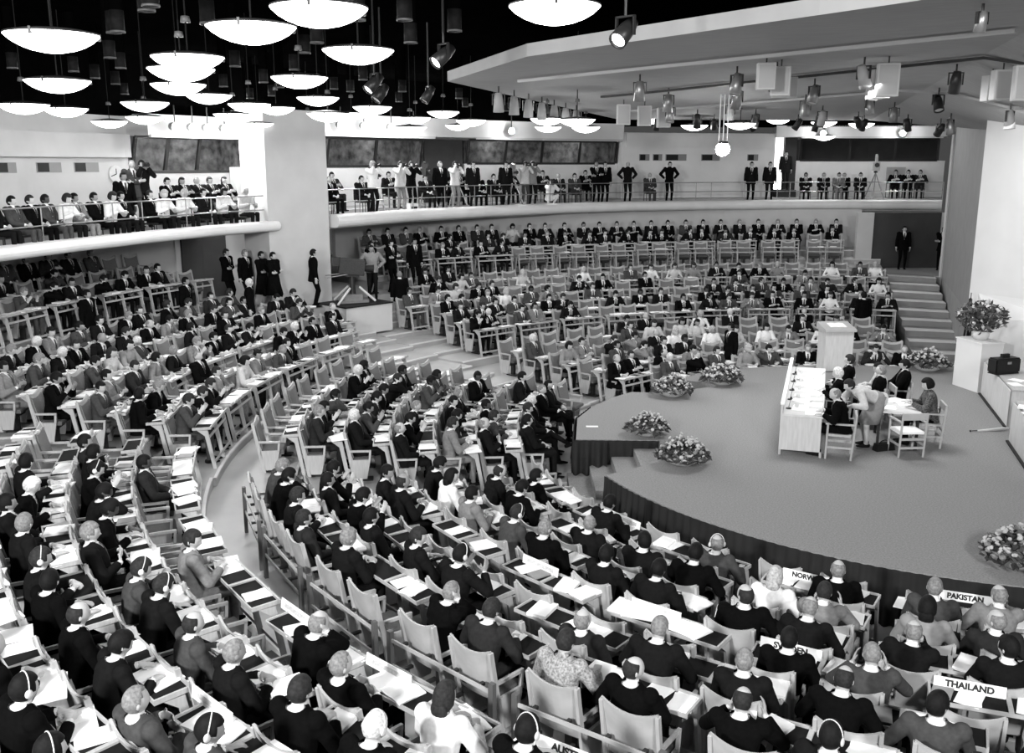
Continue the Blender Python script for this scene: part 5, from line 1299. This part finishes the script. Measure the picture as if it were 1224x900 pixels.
for k, (x, y, z, a, t) in enumerate(((1.3, 11.64, 7.73, 2.4, 0.9), (-1.0, 14.73, 7.79, 2.2, 0.9), (-2.44, 17.77, 7.64, 2.2, 0.8), (-2.59, 19.81, 7.61, 2.2, 0.7), (-1.83, 21.89, 7.73, 2.0, 0.6))):
    spotlight(x, y, a, t, 'black theatre spotlight under the dark ceiling, %s nearest' % ORD[k+1], z=z, big=.95, m='metal_dark', lit=k < 3)
    bm = bmesh.new(); tube(bm, (x, y, z), (x, y, 8.9), .02); o = obj('hanging_pole', bm, 'metal_dark'); tag(o, 'black pole holding ceiling spotlight, %s nearest' % ORD[k+1], 'pole', 'spotlight poles')

# ------------------------------------------------------------------ wall floodlights
def flood(x, y, z, yaw, label, power, r=.13):
    o = empty('wall_floodlight', (x, y, z), yaw); tag(o, label, 'floodlight', 'floodlights under the balcony soffits')
    T = Matrix.Rotation(R(80), 4, 'X')
    bm = bmesh.new(); lathe(bm, [(0, -.02), (r*.95, -.02), (r*.95, -.0), (0, .0)], 20); bm.transform(T); obj('lens', bm, 'flood', o)
    bm = bmesh.new(); lathe(bm, [(r, -.03), (r*1.05, -.03), (r*.8, .16), (.03, .22), (0, .22)], 20); bm.transform(T); obj('reflector', bm, 'metal_grey', o, True)
    bm = bmesh.new(); tube(bm, (0, 0, .1), (0, 0, .6), .02); obj('bracket', bm, 'metal_dark', o)
    l = bpy.data.lights.new('flood_light', 'SPOT'); l.energy = power; l.spot_size = R(120); l.spot_blend = .7; l.shadow_soft_size = .15
    q = bpy.data.objects.new('flood_light', l); col.objects.link(q); q.location = Vector((x, y, z))+Vector((-math.sin(yaw), math.cos(yaw), 0))*.12
    q.rotation_euler = (R(58), 0, yaw)
    p = bpy.data.lights.new('flood_spill', 'POINT'); p.energy = power*.16; p.shadow_soft_size = .12
    q = bpy.data.objects.new('flood_spill', p); col.objects.link(q); q.location = Vector((x, y, z))+Vector((-math.sin(yaw), math.cos(yaw), 0))*.16
def yaw_to(x, y): return math.atan2(CY0-y, CX0-x)-PI/2
k = 0
for P, us, d, z in ((WL, (5.35, 5.6, 5.82, 6.05, 6.25), -1.25, 6.95), (WF, (f_(.55), f_(.8), f_(1.1), f_(1.35), f_(2.55)), -1.35, 7.2), (WF, (f_(6.42), f_(7.4)), -1.3, 7.25)):
    for u in us:
        x, y = at(P, u); v = Vector((CX0-x, CY0-y)).normalized(); x, y = x-v.x*d, y-v.y*d; k += 1
        flood(x, y, z, yaw_to(x, y), 'bright floodlight under soffit, %s counted from the side balcony' % ORD[k], 420)

# ------------------------------------------------------------------ balcony and standing people
rnd = random.Random(99)
cnt = {}
GW = {'sf': ('seated at the side balcony rail', 'spectators on the side balcony'), 'sb': ('seated behind on the side balcony', 'spectators on the side balcony'), 'ss': ('standing on the side balcony', 'spectators on the side balcony'),
      'fs': ('standing at the long balcony rail', 'people on the long balcony'), 'ff': ('seated on the long balcony', 'people on the long balcony'), 'ff2': ('seated at the back of long balcony', 'people on the long balcony'),
      'fc': ('crouching at the long balcony rail', 'people on the long balcony'), 'fd': ('standing dark in the lit balcony doorway', 'people on the long balcony')}
FOLD = empty('proto_seat')
def simple_seat(loc, rz, label, grp):
    o = empty('balcony_chair', loc, rz); tag(o, label, 'chair', grp)
    for n, me in SEATM: link(n, me, o)
SEATM = []
bm = bmesh.new(); box(bm, -.22, .22, -.22, .2, .40, .45); SEATM.append(('seat', new_mesh('seat', bm)))
bm = bmesh.new(); box(bm, -.22, .22, -.31, -.28, .48, .84); SEATM.append(('backrest', new_mesh('backrest', bm)))
for x in (-.2, .2):
    for y in (-.26, .18):
        bm = bmesh.new(); tube(bm, (x, y, 0), (x, y, .4 if y > 0 else .5), .015, n=6); SEATM.append(('leg', new_mesh('leg', bm)))
for n, me in SEATM: me.materials.append(M['metal_dark'])
bpy.data.objects.remove(FOLD)
for g, x, y, z, f, pose, code in PEOPLE:
    if g == 'fd':
        bm = bmesh.new(); box(bm, x-.45, x+.45, y-.35, y+.6, 4.42, z); struct(obj('floor_doorstep', bm, 'wall_dark'))
    c = look_of(code, rnd); cnt[g] = cnt.get(g, 0)+1; nth = ORD[cnt[g]]
    if pose in ('hips', 'camera') and not c['woman']: c['shirt'] = c['suit'] if 'l' not in code else 'dress_pale'
    if c['woman'] and pose == 'lap': pose = 'woman'
    if g == 'fc': c['trousers'] = c['shirt'] = 'dress_white'
    words = c['words'].replace('delegate', 'man').replace(' blouse', ' clothes').replace(' suit', ' clothes' if pose in ('hips', 'camera') else ' suit')
    o = add_person(pose, c, (x, y, z), R(f))
    tag(o, '%s %s, %s from the %s' % (words, GW[g][0], nth, 'frame edge' if g[0] == 's' else 'pillar') if g not in ('fc', 'fd') else words+' '+GW[g][0], 'person', GW[g][1])
    if pose in ('lap', 'lean', 'woman'):
        simple_seat((x, y, z), R(f), 'dark chair %s, %s from the %s' % (GW[g][0].replace('seated ', ''), nth, 'frame edge' if g[0] == 's' else 'pillar'), 'dark balcony chairs')
    if pose in ('camera', 'crouch'):
        h = 1.60 if pose == 'camera' else .93
        cm = empty('press_camera', Vector((x, y, z))+Matrix.Rotation(R(f), 3, 'Z') @ Vector((0, .30, h)), R(f)); tag(cm, 'black press camera held by photographer, %s, %s from the %s' % (GW[g][0].split(' at ')[0], nth, 'pillar' if g[0] == 'f' else 'frame edge'), 'camera', 'press cameras')
        bm = bmesh.new(); box(bm, -.075, .075, -.05, .04, -.05, .06); obj('body', bm, 'metal_dark', cm)
        bm = bmesh.new(); tube(bm, (0, .04, 0), (0, .16, 0), .035, .045, 14); obj('lens', bm, 'black', cm)
def floor_z(block, x, y):
    r = math.hypot(x-CX0, y-CY0); z = 0.
    for b, rr_, s, zz, t in SEATS:
        if b == block and r >= s-(.40 if rr_ not in (8, 16) else .62): z = max(z, zz)
    return z
FZ = floor_z('L', -7.2, 26.2)
for lab, x, y, z, pose, code, f in (('man in black suit standing by the side door', -8.45, 28.55, 1.75, 'arms', '', -110), ('man in dark suit standing upright beside the side door', -7.85, 28.3, 1.75, 'stand', 'd', -115),
    ('woman in black dress with crossed arms, nearer side door', -7.27, 27.95, 1.75, 'black_dress', 'f', -115), ('woman in black dress with crossed arms, touching pillar', -6.88, 27.75, 1.75, 'black_dress', 'f', -120),
    ('white-haired man in dark suit standing near the podium', -7.2, 26.2, FZ, 'stand', 'w', -80), ('man in dark clothes standing next to the television camera', -5.88, 28.45, 1.75, 'stand', '', -70),
    ('operator in grey sweater standing behind the television camera', -4.35, 29.9, 1.75, 'hips', '', 190), ('man in dark suit in aisle seen from behind', -3.5, 29.9, .95, 'stand', 'g', 10),
    ('dark-suited man standing in front rows by the stage', 5.95, 25.7, .0, 'stand', '', 110), ('dark-suited man standing in the far aisle above lectern', 10.9, 29.6, .34, 'stand', '', 15),
    ('man in dark suit standing inside far door', 15.6, 38.6, 1.78, 'stand', '', 170), ('man in dark jacket leaning at the far door wall', 17.0, 38.2, 1.78, 'arms', '', 150),
    ('man in dark suit walking in aisle under side balcony', -10.2, 22.9, floor_z('L', -10.2, 22.9), 'stand', '', -100), ('man in dark suit standing between raised desks', -8.7, 25.5, floor_z('L', -8.7, 25.5), 'stand', '', -100),
    ('dark-clothed man standing beside pillar under long balcony', -4.6, 31.4, 1.75, 'stand', '', -120), ('second dark-clothed man beside pillar under long balcony', -4.0, 31.9, 1.75, 'arms', '', -130), ('third dark-clothed man beside pillar under long balcony', -3.3, 32.6, 1.75, 'stand', '', -150)):
    c = look_of(code, rnd)
    c['suit'] = c['trousers'] = 'suit_black' if 'black' in lab or 'dark' in lab else 'suit_charcoal'; c['head'] = False
    if 'w' in code: c['hair'] = 'hair_white'
    if pose == 'black_dress': c['shirt'] = c['trousers'] = 'suit_black'; c['style'] = 'short'; c['hair'] = 'hair_black'
    if 'aisle seen from behind' in lab: c['trousers'] = 'trousers_pale'
    if pose == 'hips': c['shirt'] = 'dress_mid'
    tag(add_person(pose, c, (x, y, z), R(f)), lab, 'person', 'people standing in the hall')
# -- tripods and film cameras
def tripod_camera(x, y, z, h, yaw, label, m='metal_dark', big=1.):
    o = empty('film_camera', (x, y, z), yaw); tag(o, label, 'camera', 'film cameras on tripods')
    for k in range(3):
        a = 2*PI*k/3+.5; bm = bmesh.new(); tube(bm, (0, 0, h), (.42*math.cos(a)*h, .42*math.sin(a)*h, 0), .022, n=8); obj('leg', bm, 'metal_grey', o)
    bm = bmesh.new(); lathe(bm, [(0, h), (.07, h), (.09, h+.06), (0, h+.10)], 14); obj('tripod_head', bm, 'metal_dark', o)
    bm = bmesh.new(); box(bm, -.10*big, .10*big, -.22*big, .18*big, h+.09, h+.09+.24*big); obj('camera_body', bm, m, o)
    bm = bmesh.new(); tube(bm, (0, .18*big, h+.22*big), (0, .40*big, h+.22*big), .05*big, .065*big, 14); obj('lens', bm, 'metal_dark', o)
    bm = bmesh.new(); tube(bm, (-.03*big, -.12*big, h+.09+.34*big), (.03*big, -.12*big, h+.09+.34*big), .13*big, n=20); tube(bm, (-.03*big, .10*big, h+.09+.32*big), (.03*big, .10*big, h+.09+.32*big), .11*big, n=20); obj('film_magazine', bm, m, o)
def ledpos(u, d):
    x, y = at(LEDF, u); v = Vector((x-CX0, y-CY0)).normalized(); return x+v.x*d, y+v.y*d
for u, h, lab, m, b in ((.62, 1.05, 'film camera on tripod, first from pillar on long balcony', 'metal_dark', 1.), (1.25, 1.15, 'film camera on tripod, second from pillar on long balcony', 'metal_dark', 1.), (1.62, 1.15, 'film camera on tripod, third from pillar on long balcony', 'metal_dark', 1.), (2.38, 1.1, 'film camera on tripod beside woman in white', 'metal_grey', 1.), (7.05, 1.25, 'white film camera on tall tripod at stair end of balcony', 'wall_white', 1.5)):
    x, y = ledpos(u, .75); tripod_camera(x, y, 4.28, h, yaw_to(x, y), lab, m, b)
tv = empty('television_camera', (-4.78, 28.72, 1.86), R(-75)); tag(tv, 'large boxy television camera on the podium beside pillar', 'camera')
bm = bmesh.new(); prism(bm, [(-.45, -.40), (.45, -.40), (.30, .45), (-.30, .45)], 'z', .02, .10); prism(bm, [(-.30, -.28), (.30, -.28), (.18, .28), (-.18, .28)], 'z', .10, .26); obj('base', bm, 'metal_grey', tv)
for a, b in (((-.62, -.5), (-.28, -.1)), ((.62, -.5), (.28, -.1)), ((0, .68), (0, .2))):
    bm = bmesh.new(); tube(bm, (a[0], a[1], .02), (b[0], b[1], .46), .035, n=8); obj('leg', bm, 'paper_grey', tv)
bm = bmesh.new(); tube(bm, (0, 0, .2), (0, 0, .80), .10, .07, 16); obj('column', bm, 'metal_dark', tv)
TT = Matrix.Translation((0, 0, .80)) @ Matrix.Rotation(-.12, 4, 'X')
bm = bmesh.new(); box(bm, -.21, .21, -.42, .34, .04, .50); bmesh.ops.bevel(bm, geom=bm.edges[:], offset=.02, segments=1, affect='EDGES'); box(bm, -.14, .14, -.2, .2, -.02, .04); bm.transform(TT); obj('camera_body', bm, 'suit_grey', tv)
bm = bmesh.new(); box(bm, -.14, .14, -.62, -.42, .26, .50); bm.transform(TT); obj('viewfinder_hood', bm, 'metal_dark', tv)
bm = bmesh.new(); tube(bm, (0, .34, .26), (0, .62, .26), .10, .13, 18); bm.transform(TT); obj('lens', bm, 'black', tv)
for sx in (-1, 1):
    bm = bmesh.new(); tube(bm, (sx*.16, -.1, .06), (sx*.34, -.75, -.10), .018, n=8); bm.transform(TT); obj('pan_handle', bm, 'metal_grey', tv)
bx = empty('monitor_box', (*ledpos(1.02, .35), 4.28), yaw_to(*ledpos(1.02, .35))); tag(bx, 'small white box with dark screen on balcony ledge', 'box')
bm = bmesh.new(); box(bm, -.17, .17, -.12, .12, 0, .30); obj('case', bm, 'wall_white', bx)
bm = bmesh.new(); box(bm, -.12, .12, .12, .128, .06, .2); obj('screen', bm, 'black', bx)
x, y = at(LEDL, 5.75); v = Vector((x-CX0, y-CY0)).normalized(); x, y = x+v.x*.8, y+v.y*.8
simple_seat((x, y, 4.0), yaw_to(x, y), 'empty black chair at pillar end of the side balcony', 'dark balcony chairs')
x, y = ledpos(7.35, 2.2); pb = empty('notice_board', (x, y, 4.42), yaw_to(x, y)); tag(pb, 'pale board standing at stair end of long balcony', 'board')
bm = bmesh.new(); box(bm, -.4, .4, -.02, .02, .75, 1.35); obj('panel', bm, 'concrete', pb)
for s in (-.35, .35):
    bm = bmesh.new(); tube(bm, (s, -.03, 0), (s, -.03, 1.3), .015, n=8); obj('leg', bm, 'metal_dark', pb)

# ------------------------------------------------------------------ light, camera, view
def area(name, loc, target, size, power):
    l = bpy.data.lights.new(name, 'AREA'); l.size = size; l.energy = power; o = bpy.data.objects.new(name, l); col.objects.link(o)
    o.location = loc; d = Vector(target)-Vector(loc); o.rotation_euler = d.to_track_quat('-Z', 'Y').to_euler()
area('television_flood', (-7, -1, 7.6), (-2, 26, 1.5), 1.2, 2600)
area('television_flood', (5, -2, 8.2), (5, 26, 1.), 1.5, 1900)
area('stage_downlight', (6.5, 19.5, 7.2), (7., 19, 0), 2.5, 420)
area('stage_downlight', (10.2, 21.5, 6.6), (12.4, 22.4, 3), 1.5, 40)
w = bpy.data.worlds.new('world'); sc.world = w; w.use_nodes = True
w.node_tree.nodes['Background'].inputs['Color'].default_value = (1, 1, 1, 1); w.node_tree.nodes['Background'].inputs['Strength'].default_value = .06
cd = bpy.data.cameras.new('camera'); co = bpy.data.objects.new('camera', cd); col.objects.link(co)
cd.sensor_width = 36; cd.lens = 1150/1224*36; co.location = (0, 0, 5.94); co.rotation_euler = (R(90-12.5), 0, 0); cd.clip_end = 200
sc.camera = co
vs = sc.view_settings; vs.view_transform = 'Standard'; vs.look = 'None'; vs.gamma = 1; vs.exposure = .0; vs.use_curve_mapping = False
sc.cycles.use_denoising = True
sc.cycles.max_bounces = 5; sc.cycles.diffuse_bounces = 3; sc.cycles.glossy_bounces = 2; sc.cycles.sample_clamp_indirect = 4.
